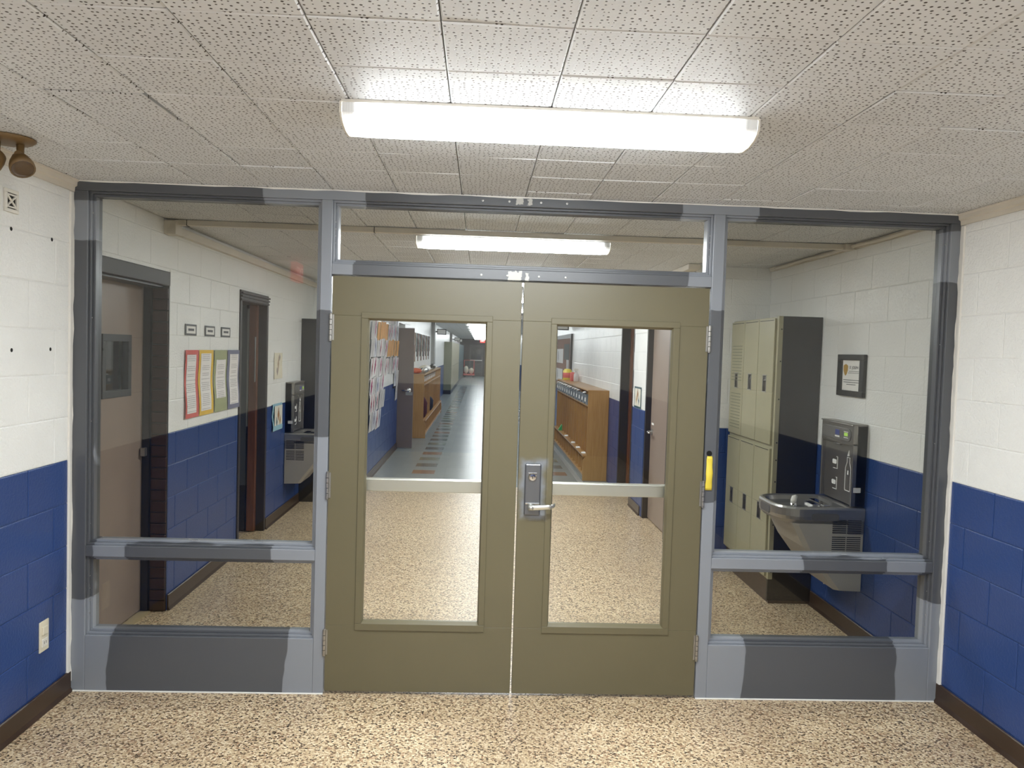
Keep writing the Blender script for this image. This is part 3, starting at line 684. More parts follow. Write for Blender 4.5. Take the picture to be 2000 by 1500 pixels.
# ------------------------------------------------------------------ near left wall fittings
em = empty('emergency_light', (-1.985, -.74, H-.002)); tag(em, 'bronze brown twin-head emergency light under the ceiling', 'emergency light')
ex, ey = -1.985, -.74
MB().lathe((ex, ey, H-.002), [(.098, 0), (.098, -.004), (.085, -.014), (.05, -.021), (.0, -.022)], 'z', 32).build('canopy_plate', 'bronze', em, smooth=True)
for (hx, hy, dx, dy) in ((ex-.015, ey-.035, -.25, -.55), (ex+.045, ey+.01, .35, -.35)):
    st = MB().tube([(hx, hy, H-.02), (hx, hy, H-.055), (hx+dx*.02, hy+dy*.02, H-.075)], [.014, .013, .015], 12).build('arm', 'bronze', em, smooth=True)
    MB().lathe((hx+.004, hy-.018, H-.062), [(.012, -.008), (.012, .008)], 'y', 14).build('swivel_knob', 'bronze', st)
    d = Vector((dx, dy, -.55)).normalized(); p0 = Vector((hx, hy, H-.082)) - d*.025
    hd = MB().tube([p0, p0+d*.008, p0+d*.03, p0+d*.055, p0+d*.072], [.012, .026, .036, .043, .043], 18).build('lamp_head', 'bronze', em, smooth=True)
    MB().tube([p0+d*.070, p0+d*.0735, p0+d*.076], [.039, .037, .02], 18).build('lamp_lens', 'bronzedark', hd, smooth=True)
vt = empty('wall_vent', (XL, -.486, 2.2)); tag(vt, 'small white square vent with crossed bars high on the wall', 'vent')
x = XL+.0037
MB().box(x, -.528, 2.196, x+.003, -.444, 2.281).build('back_plate', 'slot', vt)
MB().ringx(-.517, 2.207, -.455, 2.270, -.532, 2.192, -.440, 2.285, x, x+.010).build('rim', 'whiteplastic', vt, bevel=.002)
for (a, b, c_, d_) in ((-.517, 2.215, -.455, 2.262), (-.517, 2.262, -.455, 2.215)):
    MB().tube([(x+.006, a, b), (x+.006, c_, d_)], .0045, 6).build('cross_bar', 'whiteplastic', vt)
for z in (2.214, 2.263): MB().box(x+.002, -.517, z-.003, x+.009, -.455, z+.003).build('slat', 'whiteplastic', vt)
wl = bpy.data.objects['wall_left']
for y, z in ((-.477, 2.128), (-.174, 2.127), (-.471, 1.634), (-.181, 1.638)):
    MB().lathe((XL+.0033, y, z), [(.0085, 0), (.0085, .0006), (.004, .0009)], 'x', 12).build('bolt_hole', 'hole', wl)
ot = empty('electrical_outlet', (XL, -.226, .284)); tag(ot, 'ivory outlet plate low on the blue wall', 'outlet')
MB().box(x, -.263, .284, x+.006, -.190, .422).build('cover_plate', 'ivory', ot, bevel=.002)
MB().box(x+.005, -.248, .360, x+.014, -.205, .398).build('toggle', 'ivory', ot, bevel=.003); MB().box(x+.005, -.248, .304, x+.010, -.205, .342).build('receptacle', 'whiteplastic', ot, bevel=.003)
for y in (-.235, -.221): MB().box(x+.0095, y, .318, x+.0105, y+.003, .330).build('slot', 'slot', ot)
xs_ = empty('exit_sign', (-1.81, -3.0, 2.22)); tag(xs_, 'red lit EXIT sign whose reflection shows in the left sidelight', 'exit sign')
MB().box(-1.835, -3.13, 2.235, -1.785, -2.87, 2.40).build('housing', 'exitred', xs_, bevel=.004); MB().box(-1.82, -3.02, 2.40, -1.80, -2.98, H-.001).build('stem', 'whiteplastic', xs_)
text_mesh('lettering', 'EXIT', .11, 'exitwhite', xs_, (.0265, 0, .097), (R(90), 0, R(90)))

# ------------------------------------------------------------------ surface raceway under the ceiling
rw = empty('cable_raceway', (0, 1.1, H-.04)); tag(rw, 'cream metal cable raceway crossing the ceiling and following the left wall', 'raceway')
MB().box(XL+.01, 1.085, H-.036, 2.06, 1.125, H-.003).build('ceiling_run', 'trimwhite', rw, bevel=.003)
MB().box(XL+.0035, 1.05, 2.335, XL+.075, 1.15, 2.418).build('corner_box', 'trimwhite', rw, bevel=.003)
MB().box(XL+.0035, 1.15, 2.350, XL+.040, 5.28, 2.400).build('wall_run', 'trimwhite', rw, bevel=.003)
for xx in (-2.0, -.87): MB().box(xx, 1.083, H-.038, xx+.004, 1.127, H-.003).build('joint_clip', 'slot', rw)
pp = empty('ceiling_pipe', (2.1, .5, 2.38)); tag(pp, 'thin painted pipe along the ceiling corner above the right fountain', 'pipe')
pts = [(2.105, .14+k*.2, 2.408+.004*math.sin(k*1.7)) for k in range(12)]
MB().tube(pts, .010, 10).build('pipe', 'trimwhite', pp, smooth=True); MB().box(2.06, 1.06, 2.39, 2.12, 1.14, H-.002).build('pipe_box', 'trimwhite', pp, bevel=.004)
rr_ = empty('wall_raceway', (CR-.03, 5, H-.06)); tag(rr_, 'cream boxed raceway on the ceiling edge above the beige corridor door', 'raceway')
MB().box(CR-.10, 2.40, H-.045, CR-.004, 12, H-.001).build('upper_run', 'trimwhite', rr_, bevel=.004); MB().box(CR-.05, 2.55, H-.085, CR-.004, 12, H-.047).build('lower_run', 'trimwhite', rr_, bevel=.004)

# ------------------------------------------------------------------ drinking fountains
def fountain():
    F = empty('drinking_fountain', (0, 0, .306)); z0 = -.306
    def P(mb, *a, **k):
        mb.v = [(v[0], v[1], v[2]+z0) for v in mb.v]; return mb.build(*a, local=True, **k)
    W = .218
    h = MB().box(0, -W, .82, .064, W, 1.315).box(0, -W, 1.185, .088, W, 1.31)
    h.box(0, -W, .82, .088, -W+.016, 1.20).box(0, W-.016, .82, .088, W, 1.20)
    h.prism([(0, 1.31), (.098, 1.31), (.092, 1.318), (0, 1.318)], 'y', -W-.002, W+.002)
    H_ = P(h, 'bottle_filler_housing', 'fountgrey', F, bevel=.003)
    def rr(y0, y1, z0_, z1_, r, xa, xb, n=6):
        pts = []
        for cy, cz, a0 in ((y1-r, z1_-r, 0), (y0+r, z1_-r, 90), (y0+r, z0_+r, 180), (y1-r, z0_+r, 270)):
            for k in range(n+1): a = R(a0+90*k/n); pts.append((cy+r*math.cos(a), cz+r*math.sin(a)))
        return MB().prism(pts, 'x', xa, xb)
    cp = P(rr(-.205, .19, 1.205, 1.285, .036, .084, .094), 'control_panel', 'fountdark', H_, bevel=.003)
    P(MB().box(.094, -.01, 1.235, .0955, .045, 1.268), 'blue_label', 'bluelabel', cp); P(MB().box(.094, -.012, 1.222, .0955, .047, 1.231), 'label_text', 'paper', cp)
    P(MB().box(.094, .11, 1.238, .0955, .155, 1.258), 'counter_display', 'display', cp); P(MB().box(.094, .105, 1.262, .0953, .160, 1.266), 'label_line', 'paper', cp); P(MB().box(.094, .105, 1.226, .0953, .160, 1.230), 'label_line', 'paper', cp)
    P(rr(-W+.016, W-.016, .83, 1.182, .03, .060, .0655), 'recess_panel', 'fountgrey', H_)
    P(MB().box(.064, -.03, 1.172, .082, .03, 1.185), 'spout_housing', 'fountdark', H_, bevel=.003)
    def line(pts, closed, r, nm):
        P(MB().tube([(.0665, a, b) for a, b in (pts+[pts[0]] if closed else pts)], r, 5), nm, 'paper', H_)
    b = [(.095, .90), (.155, .90), (.160, .91), (.160, 1.04), (.142, 1.075), (.142, 1.105), (.108, 1.105), (.108, 1.075), (.090, 1.04), (.090, .91)]
    line(b, True, .0028, 'bottle_icon'); P(MB().tube([(.0665, .125, 1.115), (.0665, .125, 1.15)], [.009, .001], 8), 'drop_icon', 'paper', H_)
    P(rr(.108, .142, .99, 1.035, .008, .0655, .0675), 'icon_badge', 'fountdark', H_); P(MB().box(.0675, .118, 1.00, .068, .132, 1.025), 'badge_mark', 'paper', H_)
    for zc in (1.055, .925):
        line([(-.075, zc-.04), (-.02, zc-.04), (-.02, zc+.035), (-.035, zc+.035)], False, .0028, 'cup_icon'); P(rr(-.09, -.035, zc-.012, zc+.016, .01, .0655, .0672), 'hand_icon', 'paper', H_)
    for s in (-1, 1): P(MB().box(.030, s*(W+.0002), .905, .075, s*(W+.0012), .935), 'side_sticker', 'paper', H_)
    # basin: rounded front, bowl sunk inside the rim
    def outline(inset, z, n=9):
        w, L, r = .235-inset, .525-inset, .15-inset*.6
        back = 0.002 if inset < .02 else .10
        pts = [(back, -w)]
        for k in range(n+1): a = R(-90+90*k/n); pts.append((L-r+r*math.cos(a), -w+r+r*math.sin(a)))
        for k in range(n+1): a = R(90*k/n); pts.append((L-r+r*math.cos(a), w-r+r*math.sin(a)))
        pts.append((back, w)); return [(p, q, z) for p, q in pts]
    ba = MB().loft([outline(.07, .700), outline(.025, .712), outline(.004, .735), outline(0, .755), outline(0, .800), outline(.006, .812), outline(.016, .815), outline(.032, .808), outline(.05, .785), outline(.10, .772), outline(.17, .768)])
    B = P(ba, 'basin', 'steel', F, smooth=False, bevel=0)
    P(rr(-.075, .075, .742, .792, .014, .522, .528), 'push_pad', 'fountdark', B, bevel=.002)
    for s in (-1, 1):
        q = rr(.16, .33, .735, .778, .02, 0, .004); q.v = [(v[1], s*(.2345+v[0]), v[2]) for v in q.v]; P(q, 'push_pad', 'fountdark', B)
    P(MB().box(.15, -.12, .770, .20, .10, .806).box(.20, -.06, .770, .25, .06, .800), 'splash_ridge', 'chrome', B, bevel=.004)
    P(MB().lathe((.30, 0, .769), [(.035, 0), (.035, .002), (.02, .001)], 'z', 18), 'drain', 'chrome', B)
    bb = P(MB().lathe((.40, .13, .770), [(.026, 0), (.024, .02), (.018, .03), (.018, .05)], 'z', 16), 'bubbler_base', 'chrome', B, smooth=True)
    P(MB().tube([(.40, .13, .815), (.40, .13, .835), (.393, .125, .852), (.378, .115, .858)], [.017, .018, .017, .010], 14), 'mouth_guard', 'whiteplastic', bb, smooth=True)
    prof = [(.004, .306), (.163, .310), (.358, .565), (.430, .700), (.430, .712), (.004, .712)]
    wv = .228; ch = .03
    body = MB().loft([[(x if x < .1 else x-ch, s*wv, z) for x, z in prof] if abs(s) == 1 else [(x, s*(wv), z) for x, z in prof] for s in (-1, -.9, .9, 1)])
    C = P(body, 'cabinet', 'fountbeige', F, bevel=.002)
    P(MB().box(.004, -.2315, .655, .10, .2315, .735), 'cabinet_band', 'fountgrey', F)
    for s in (-1, 1):
        gr = MB()
        for za, n in ((.66, 8), (.545, 8)):
            for k in range(n):
                for a, b_ in ((.02, .105), (.112, .195)): gr.box(a, s*.2275, za+k*.0125, b_, s*(.2325 if za > .6 else .2290), za+k*.0125+.006)
        P(gr, 'grille', 'slot', C)
    P(MB().tube([(.12, 0, .31), (.12, 0, .285)], .012, 10), 'drain_screw', 'chrome', C)
    return F
fr = fountain(); fr.location = (XR-.0035, 1.04, .306); fr.rotation_euler.z = math.pi
tag(fr, 'stainless bottle-filling drinking fountain right of the cream lockers', 'drinking fountain', 'wall-hung drinking fountains')
flt = copy_tree(fr); flt.location = (XL+.0035, 4.285, .306); flt.rotation_euler.z = 0
tag(flt, 'stainless bottle-filling drinking fountain beside the storybook poster', 'drinking fountain', 'wall-hung drinking fountains')

# ------------------------------------------------------------------ cream lockers by the right fountain
lk_ = empty('locker_bank', (1.98, 1.97, 0)); tag(lk_, 'two-tier cream locker bank with black end panel and recessed pulls', 'lockers')
LX = 1.835
MB().box(LX, 1.535, .17, XR-.006, 2.46, 1.985).build('body', 'locker', lk_, bevel=.002)
MB().box(LX, 1.512, .02, XR-.006, 1.535, 1.99).build('end_panel', 'black', lk_, bevel=.002)
MB().box(LX+.012, 1.514, 0, XR-.006, 2.46, .17).build('plinth', 'vinylbase', lk_, bevel=.002)
fl_ = MB().box(LX-.002, 1.508, .17, LX+.030, 1.540, 1.99).build('corner_flange', 'locker', lk_, bevel=.002)
for z in (.22, .55, .85, 1.0, 1.12, 1.42, 1.68, 1.9): MB().lathe((LX+.02, 1.508, z), [(.005, .001), (.005, -.002)], 'y', 8).build('bolt', 'slot', fl_)
for i in range(3):
    ya = 1.545+i*.3048; yb = ya+.298
    for zb, zt in ((.185, 1.075), (1.10, 1.975)):
        hz = zb+.43+(.0 if zb < 1 else -.01); hy = ya+.15
        dd = MB().ringx(hy-.034, hz-.06, hy+.034, hz+.06, ya, zb, yb, zt, LX-.016, LX-.001).build('door', 'locker', lk_, bevel=.0025)
        MB().ringx(hy-.029, hz-.055, hy+.029, hz+.055, hy-.036, hz-.062, hy+.036, hz+.062, LX-.019, LX-.004).build('pull_frame', 'steel', dd, bevel=.002)
        MB().prism([(LX-.003, hz-.055), (LX-.015, hz+.02), (LX-.003, hz+.055)], 'y', hy-.029, hy+.029).build('pull_cup', 'cup', dd)
        MB().box(LX-.0175, ya+.02, zt-.014, LX-.016, yb-.02, zt-.010).build('vent_slot', 'slot', dd)
# louvres on the farthest column
for k in range(12):
    for zb in (1.25, 1.62): MB().box(LX-.018, 1.545+.6096+.04, zb+k*.024-.1, LX-.0155, 1.545+.6096+.26, zb+k*.024-.094).build('louvre', 'lockerolive', lk_)

# framed notice between lockers and screen
fn = empty('framed_notice', (XR, 1.05, 1.475)); tag(fn, 'black framed white notice with gold shield above the right fountain', 'framed notice')
xf = XR-.0035; y0, y1, z0, z1 = .875, 1.225, 1.475, 1.738
MB().ringx(y0+.055, z0+.036, y1-.055, z1-.036, y0, z0, y1, z1, xf-.022, xf).build('frame', 'black', fn, bevel=.003)
MB().box(xf-.010, y0+.05, z0+.03, xf-.004, y1-.05, z1-.03).build('sheet', 'paper', fn)
sh = [(.03, .020), (.018, .028), (0, .032), (-.018, .028), (-.03, .020), (-.028, -.008), (-.016, -.030), (0, -.042), (.016, -.030), (.028, -.008)]
MB().prism([(1.128+a, 1.645+b) for a, b in sh], 'x', xf-.0115, xf-.010).build('shield_emblem', 'gold', fn)
def on_notice(nm, s, size, y, z, mat, squash=1): text_mesh(nm, s, size, mat, fn, (xf-.0105-XR, y-1.05, z-1.475), (R(90), 0, R(-90)), squash=squash)
on_notice('school_name', 'ST. JOSEPH', .026, 1.022, 1.655, 'ink', .95)
for k, (w_, z) in enumerate(((.065, 1.632), (.075, 1.622), (.105, 1.577), (.100, 1.563), (.06, 1.549))):
    yc = 1.02 if k < 2 else 1.05
    MB().box(xf-.0108, yc-w_, z-.002, xf-.010, yc+w_, z+.002).build('text_line', 'ink' if k > 1 else 'strip3', fn)

# ------------------------------------------------------------------ doors on the right of the inner corridor
d5 = empty('door_5', (CR+.06, 3.79, 0)); tag(d5, 'beige corridor door with steel lever, right of the terrazzo', 'door', kind='structure')
lf = MB().box(CR+.055, 3.335, .012, CR+.10, 4.24, 2.03).build('leaf', 'pink', d5, bevel=.002)
MB().ringx(3.33, -.01, 4.245, 2.035, 3.302, -.02, 4.288, 2.078, CR+.0, CR+.12).build('frame', 'darkbrown', d5, bevel=.002)
hn = MB().lathe((CR+.055, 4.165, .91), [(.032, .002), (.032, -.006), (.014, -.01), (.013, -.05)], 'x', 18).build('rose', 'steel', lf)
MB().tube([(CR+.008, 4.165, .91), (CR+.004, 4.13, .91), (CR+.006, 4.06, .908)], [.011, .011, .008], 10).build('lever', 'chrome', hn, smooth=True)
MB().box(CR+.053, 4.10, .985, CR+.0552, 4.19, 1.005).build('name_strip', 'paper', lf)
d6 = empty('door_6', (CR+.1, 5.36, 0)); tag(d6, 'dark recessed doorway with a brown wood leaf before the right cubby shelf', 'door', kind='structure')
MB().ringx(5.0, -.01, 5.73, 2.05, 4.952, -.02, 5.778, 2.098, CR-.004, CR+.10).build('frame', 'darkbrown', d6, bevel=.003)
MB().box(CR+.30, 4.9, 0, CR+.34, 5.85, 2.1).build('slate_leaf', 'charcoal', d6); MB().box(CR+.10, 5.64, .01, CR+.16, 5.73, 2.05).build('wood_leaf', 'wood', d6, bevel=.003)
c = wallcard('poster', 'teal bordered picture between the beige door and the dark doorway', 'poster', CR-.0035, -1, 4.47, 4.84, 1.12, 1.35, 'teal')
MB().box(CR-.0085, 4.50, 1.14, CR-.0075, 4.81, 1.33).build('picture', 'd_poster', c)

# ------------------------------------------------------------------ cubby shelves
def cubby(label, sgn, xb, xf_, y0, y1, ndiv):
    """sgn: direction the open front faces; xb back, xf_ front"""
    q = empty('cubby_shelf', ((xb+xf_)/2, (y0+y1)/2, 0)); tag(q, label, 'cubby shelf', 'maple cubby shelves')
    top = xf_-sgn*.045
    def bx(nm, xa, ya, za, xb_, yb, zb, m='maple', bev=.003): return MB().box(xa, ya, za, xb_, yb, zb).build(nm, m, q, bevel=bev)
    for ya, yb in ((y0, y0+.02), (y1-.02, y1)):
        prof = [(xb, 0), (xf_, 0), (xf_, .27), (top, .34), (top, 1.19), (xb, 1.19)]
        MB().prism(prof, 'y', ya, yb).build('side_panel', 'maple', q, bevel=.002)
    bx('top', xb, y0-.004, 1.19, top+sgn*.006, y1+.004, 1.21); bx('bin_shelf', xb, y0+.02, .985, top, y1-.02, 1.005); bx('bench', xb, y0+.02, .315, xf_, y1-.02, .337); bx('floor_board', xb, y0+.02, .07, xf_, y1-.02, .09)
    bx('back_panel', xb, y0+.02, .09, xb+sgn*.01, y1-.02, 1.19); bx('toe_kick', xf_-sgn*.03, y0+.02, 0, xf_-sgn*.02, y1-.02, .07, 'pilaster')
    for k in range(1, ndiv):
        y = y0+(y1-y0)*k/ndiv
        for za, zb, xx in ((.09, .315, xf_-sgn*.02), (.337, .985, top-sgn*.01), (1.005, 1.19, top-sgn*.02)): bx('divider', xb+sgn*.01, y-.008, za, xx, y+.008, zb, bev=0)
    return q
SR0, SR1 = 6.54, 10.70
cubby('maple cubby shelf with grey bins along the right corridor wall', -1, CR-.0045, 1.203, SR0, SR1, 13)
SL0, SL1 = 11.0, 17.0
cubby('maple cubby shelf with cluttered top along the left corridor wall', 1, CL+.0045, -1.20, SL0, SL1, 18)
st_ = MB().box(1.13, 6.3, 0, 1.20, 10.7, .0015).build('floor_border_strip', 'pilaster', fc)
def bin_at(label, x, sg, y, z, grp, mat='bin', w=.24, d=.20, h=.135, r=random):
    b = empty('storage_bin', (x, y, z)); tag(b, label, 'bin', grp)
    def rect(s, zz): return [(x-d/2*s, y-w/2*s, zz), (x+d/2*s, y-w/2*s, zz), (x+d/2*s, y+w/2*s, zz), (x-d/2*s, y+w/2*s, zz)]
    MB().loft([rect(.82, z+.001), rect(1, z+h), rect(1.06, z+h), rect(1.06, z+h+.008), rect(.97, z+h+.008), rect(.80, z+.006)]).build('tub', mat, b)
    MB().box(x+sg*d*.5, y-.04, z+h*.35, x+sg*(d*.5+.004), y+.04, z+h*.75).build('tag', 'paper', b)
    return b
for k in range(13):
    y = SR0+(SR1-SR0)*(k+.5)/13
    lbl = 'grey bin in the end cubby with a pink edge below it, right shelf' if k == 0 else 'grey plastic bin in the top row of the right cubby shelf'
    bin_at(lbl, 1.325, -1, y, 1.0055, 'bins on the right cubby shelf', w=.255, d=.19, h=.125)
    if k % 2 or k > 3:
        p = empty('paper_sheet', (1.34, y, 1.15)); tag(p, 'crumpled white paper poking out of a grey bin', 'paper', 'papers in the right bins')
        a = random.uniform(-.04, .04)
        MB().loft([[(1.30, y-.07+a, 1.155), (1.30, y+.06+a, 1.156), (1.302, y+.06+a, 1.156), (1.302, y-.07+a, 1.155)][::-1], [(1.262, y-.08+a, 1.16), (1.265, y+.05+a, 1.172), (1.267, y+.05+a, 1.172), (1.264, y-.08+a, 1.16)][::-1], [(1.225, y-.06+a, 1.152), (1.23, y+.06+a, 1.154), (1.232, y+.06+a, 1.154), (1.227, y-.06+a, 1.152)][::-1]]).build('sheet', 'paper', p)
yb_ = empty('yellow_tub', (1.37, 10.2, 1.21)); tag(yb_, 'yellow wipes tub with red label on the right cubby shelf', 'tub')
MB().lathe((1.37, 10.2, 1.21), [(.075, .001), (.08, .01), (.08, .17), (.06, .18), (.06, .195), (.02, .2)], 'z', 20).build('tub', 'yellow', yb_, smooth=True); MB().lathe((1.37, 10.2, 1.25), [(.0805, 0), (.082, .002), (.082, .09), (.0805, .092)], 'z', 20).build('label_band', 'red', yb_, smooth=True)
yb_ = empty('red_tub', (1.42, 9.75, 1.21)); tag(yb_, 'small dark red tub beside the yellow wipes tub', 'tub')
MB().lathe((1.42, 9.75, 1.21), [(.05, .001), (.055, .01), (.055, .14), (.045, .15), (.02, .155)], 'z', 18).build('tub', 'red', yb_, smooth=True)
sb = empty('spray_bottle', (1.45, 9.55, 1.21)); tag(sb, 'pale spray bottle with white trigger on the right cubby shelf', 'bottle')
MB().lathe((1.45, 9.55, 1.21), [(.04, .001), (.045, .01), (.045, .12), (.018, .17), (.015, .19)], 'z', 18).build('bottle', 'spray', sb, smooth=True); MB().box(1.40, 9.53, 1.395, 1.48, 9.57, 1.43).box(1.405, 9.54, 1.36, 1.415, 9.56, 1.40).build('trigger', 'whiteplastic', sb, bevel=.004)
gt = empty('green_tag_card', (1.215, 9.88, .338)); tag(gt, 'green and white folded card on the bench of the right shelf', 'card')
MB().prism([(1.20, .338), (1.32, .338), (1.26, .44)], 'y', 9.84, 9.92).build('card', 'greentag', gt)
for k, y in enumerate((6.75, 7.35, 7.95, 8.9)):
    p = empty('name_label', (1.22, y, .338)); tag(p, 'small curled paper label on the bench of the right shelf', 'label', 'curled labels on the right bench')
    MB().loft([[(1.21, y, .3385), (1.27, y, .339), (1.27, y+.03, .345), (1.21, y+.03, .3395)], [(1.212, y+.06, .352), (1.268, y+.06, .356), (1.268, y+.062, .357), (1.212, y+.062, .353)]]).build('label', 'paper', p)

# pinboard and papers further along the right wall
pb = empty('pinboard', (CR, 13.2, 1.0)); tag(pb, 'brown pinboard on the right corridor wall past the cubby shelf', 'pinboard')
MB().box(CR-.03, 10.95, .95, CR-.0005, 16.5, 2.03).build('board', 'cork', pb, bevel=.004); MB().ringx(11.0, 1.0, 16.45, 1.98, 10.92, .92, 16.53, 2.06, CR-.036, CR-.0005).build('rim', 'darkbrown', pb)
for (lbl, ya, yb2, za, zb2, m) in (('ink drawing on white paper, upper one on the pinboard', 12.25, 14.2, 1.48, 1.775, 'd_ink'), ('dark grey poster at the near edge of the pinboard', 11.15, 12.1, 1.56, 1.87, 'greyboard'), ('narrow white sheet below the dark grey poster', 11.2, 11.6, 1.26, 1.56, 'd_grey'), ('ink drawing on white paper, lower one on the pinboard', 12.3, 14.3, 1.1, 1.36, 'd_ink')):
    wallcard('pinned_sheet', lbl, 'drawing', CR-.030, -1, ya, yb2, za, zb2, m)
hs = empty('hanging_sign', (1.35, 11.2, 2.13)); tag(hs, 'white sign in a black frame projecting above the pinboard', 'sign')
MB().ring(1.24, 2.15, 1.46, 2.28, 1.22, 2.13, 1.48, 2.30, 11.2, 11.22).build('frame', 'black', hs); MB().box(1.24, 11.205, 2.15, 1.46, 11.215, 2.28).build('face', 'paper', hs); MB().box(1.48, 11.2, 2.2, CR-.003, 11.22, 2.23).build('bracket', 'black', hs)

# ------------------------------------------------------------------ left corridor wall: drawings, alcove door, strips
ra = random.Random(11)
kinds = ['d_grey', 'd_navy', 'd_red', 'd_pink', 'd_grey', 'd_navy', 'd_grey']
names = {'d_grey': 'pencil drawing on white paper on the left corridor wall', 'd_navy': 'drawing with a navy figure on the left corridor wall', 'd_red': 'drawing with a dark red leaf on the left corridor wall', 'd_pink': 'drawing with a magenta diamond on the left corridor wall', 'd_orange': 'orange crayon striped drawing on the left corridor wall'}
xw = CL+.004
rows = [(2.06, 2.30), (1.80, 2.05), (1.55, 1.79), (1.30, 1.54), (1.06, 1.30), (.84, 1.08), (.62, .86)]
proto = {}
for ri, (z0, z1) in enumerate(rows):
    y = 6.0; lay = 2*(ri % 2)
    while y < 9.3:
        w_ = ra.uniform(.24, .31); k = ra.choice(kinds)
        if ri == 1 and 6.45 < y < 7.55: k = 'd_orange'
        if ri == 2 and 7.55 < y < 9.0: k = 'd_orange'
        if ri == 2 and 7.25 < y < 7.55: k = 'd_pink'
        skip = y+w_ > 9.38 or (ri == 4 and 7.3 < y < 8.5) or (ri == 5 and 7.35 < y < 8.75) or (ri == 6 and 6.95 < y < 8.85) or (ri >= 5 and y > 6.6 and ra.random() < .12)
        if not skip:
            dz = ra.uniform(-.02, .02); key = k
            if key not in proto:
                t_ = MB().box(0, -.138, 0, .0012, .138, .25).build('child_drawing', k); t_.location = (0, 0, 0)
                t_.data.transform(Matrix.Translation((0, 0, 0))); proto[key] = t_; o = t_
            else: o = proto[key].copy(); COL.objects.link(o)
            lay = (lay+1) % 4; o.location = (xw+.003+.003*lay, y+w_/2, z0+dz); o.rotation_euler = (ra.gauss(0, .04), R(ra.uniform(1.5, 5)), 0); o.scale.y = w_/.276
            o.location.x += 0.004
            tag(o, names[k], 'drawing', 'drawings on the left corridor wall: '+k[2:])
        y += w_+ra.uniform(.004, .03)
for y0_, y1_, z, lb_ in ((6.1, 7.0, 1.545, 'short dark clip rail below the magenta diamond drawing'), (7.7, 9.3, 1.53, 'long dark clip rail below the orange striped drawings'), (8.7, 9.3, 1.05, 'short low clip rail beside the open mauve door')):
    o = MB().box(xw, y0_, z, xw+.02, y1_, z+.022).build('clip_rail', 'darkbrown'); tag(o, lb_, 'rail')
d7 = empty('door_7', (-1.8, 9.46, 0)); tag(d7, 'mauve brown door standing open out of the left alcove', 'door', kind='structure')
lf = MB().box(-2.24, 9.44, .012, -1.315, 9.485, 2.03).build('leaf', 'greydoor2', d7, bevel=.002)
hn = MB().lathe((-1.385, 9.44, .985), [(.036, .002), (.036, -.008), (.014, -.012), (.013, -.05)], 'y', 18).build('rose', 'chrome', lf)
MB().tube([(-1.385, 9.39, .985), (-1.42, 9.385, .985), (-1.50, 9.39, .98)], [.012, .012, .009], 10).build('lever', 'chrome', hn, smooth=True)
MB().box(-1.44, 9.436, .90, -1.325, 9.4395, .955).build('name_strip', 'pilaster', lf)
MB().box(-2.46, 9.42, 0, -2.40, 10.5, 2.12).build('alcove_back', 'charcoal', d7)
for k in range(18):
    y = 12.3+k*.29; L = .5+.12*math.sin(k*2.1); m = ['strip1', 'strip2', 'strip3', 'strip1', 'strip4', 'strip3'][k % 6]
    t_ = empty('paper_chain', (xw, y, 2.02-L)); tag(t_, {'strip1': 'black', 'strip2': 'brown', 'strip3': 'grey', 'strip4': 'dark red'}[m]+' paper strip hanging over the left cubby shelf', 'paper strip', 'hanging strips '+m)
    rg = []
    for q in range(9):
        z = 2.02-L+L*q/8; off = .03*math.sin(q*1.2+k); wd = .05+.02*math.sin(q*2+k)
        rg.append([(xw+.003, y+off-wd, z), (xw+.012, y+off-wd, z), (xw+.012, y+off+wd, z), (xw+.003, y+off+wd, z)][::-1])
    MB().loft(rg).build('strip', m, t_)
o = MB().box(CL-.02, 18.0, 0, CL+.10, 18.5, H-.001).build('trim_6', 'pilaster'); tag(o, 'grey pilaster on the left wall beyond the hanging strips', 'pilaster', kind='structure')
o = MB().box(CL-.02, 31.0, 0, CL+.10, 31.4, H-.001).build('trim_7', 'pilaster'); tag(o, 'grey pilaster on the left wall above the far lockers', 'pilaster', kind='structure')
for y, lbl in ((18.3, 'white sign in a black frame projecting from the grey pilaster'), (33.0, 'black framed hanging sign past the olive lockers, first'), (37.5, 'black framed hanging sign past the olive lockers, second')):
    hs = empty('hanging_sign', (-1.3, y, 2.1)); tag(hs, lbl, 'sign')
    MB().ring(-1.42, 2.12, -1.20, 2.24, -1.44, 2.10, -1.18, 2.26, y, y+.02).build('frame', 'black', hs); MB().box(-1.42, y+.005, 2.12, -1.20, y+.015, 2.24).build('face', 'paper', hs); MB().box(CL+.003, y, 2.16, -1.44, y+.02, 2.20).build('bracket', 'black', hs)

# clutter on the left cubby shelf
zt = 1.2105
def blob(name, label, cat, c, s, mat, seed, grp=None):
    r_ = random.Random(seed); rings = []; n = 14
    for i in range(7):
        ph = math.pi*(i+.5)/7/1.02; rings.append([(c[0]+s[0]*math.sin(ph)*math.cos(a)*(1+.15*r_.uniform(-1, 1)), c[1]+s[1]*math.sin(ph)*math.sin(a)*(1+.15*r_.uniform(-1, 1)), c[2]+s[2]*(1-math.cos(ph))*.5) for a in [2*math.pi*k/n for k in range(n)]])
    o = MB().loft(rings).build(name, mat, smooth=True); tag(o, label, cat, grp); return o
blob('orange_jacket', 'crumpled orange jacket on the near end of the left shelf', 'jacket', (-1.43, 11.25, zt), (.12, .22, .11), 'orange', 4)
t_ = MB().tube([(-1.50, 11.03, zt+.018), (-1.50, 10.985, zt+.016), (-1.50, 10.972, zt-.02), (-1.50, 10.972, zt-.09), (-1.47, 10.972, zt-.12)], [.012, .012, .012, .014, .006], 8).build('dark_strap', 'navy', smooth=True); tag(t_, 'dark strap dangling over the end of the left shelf', 'strap')
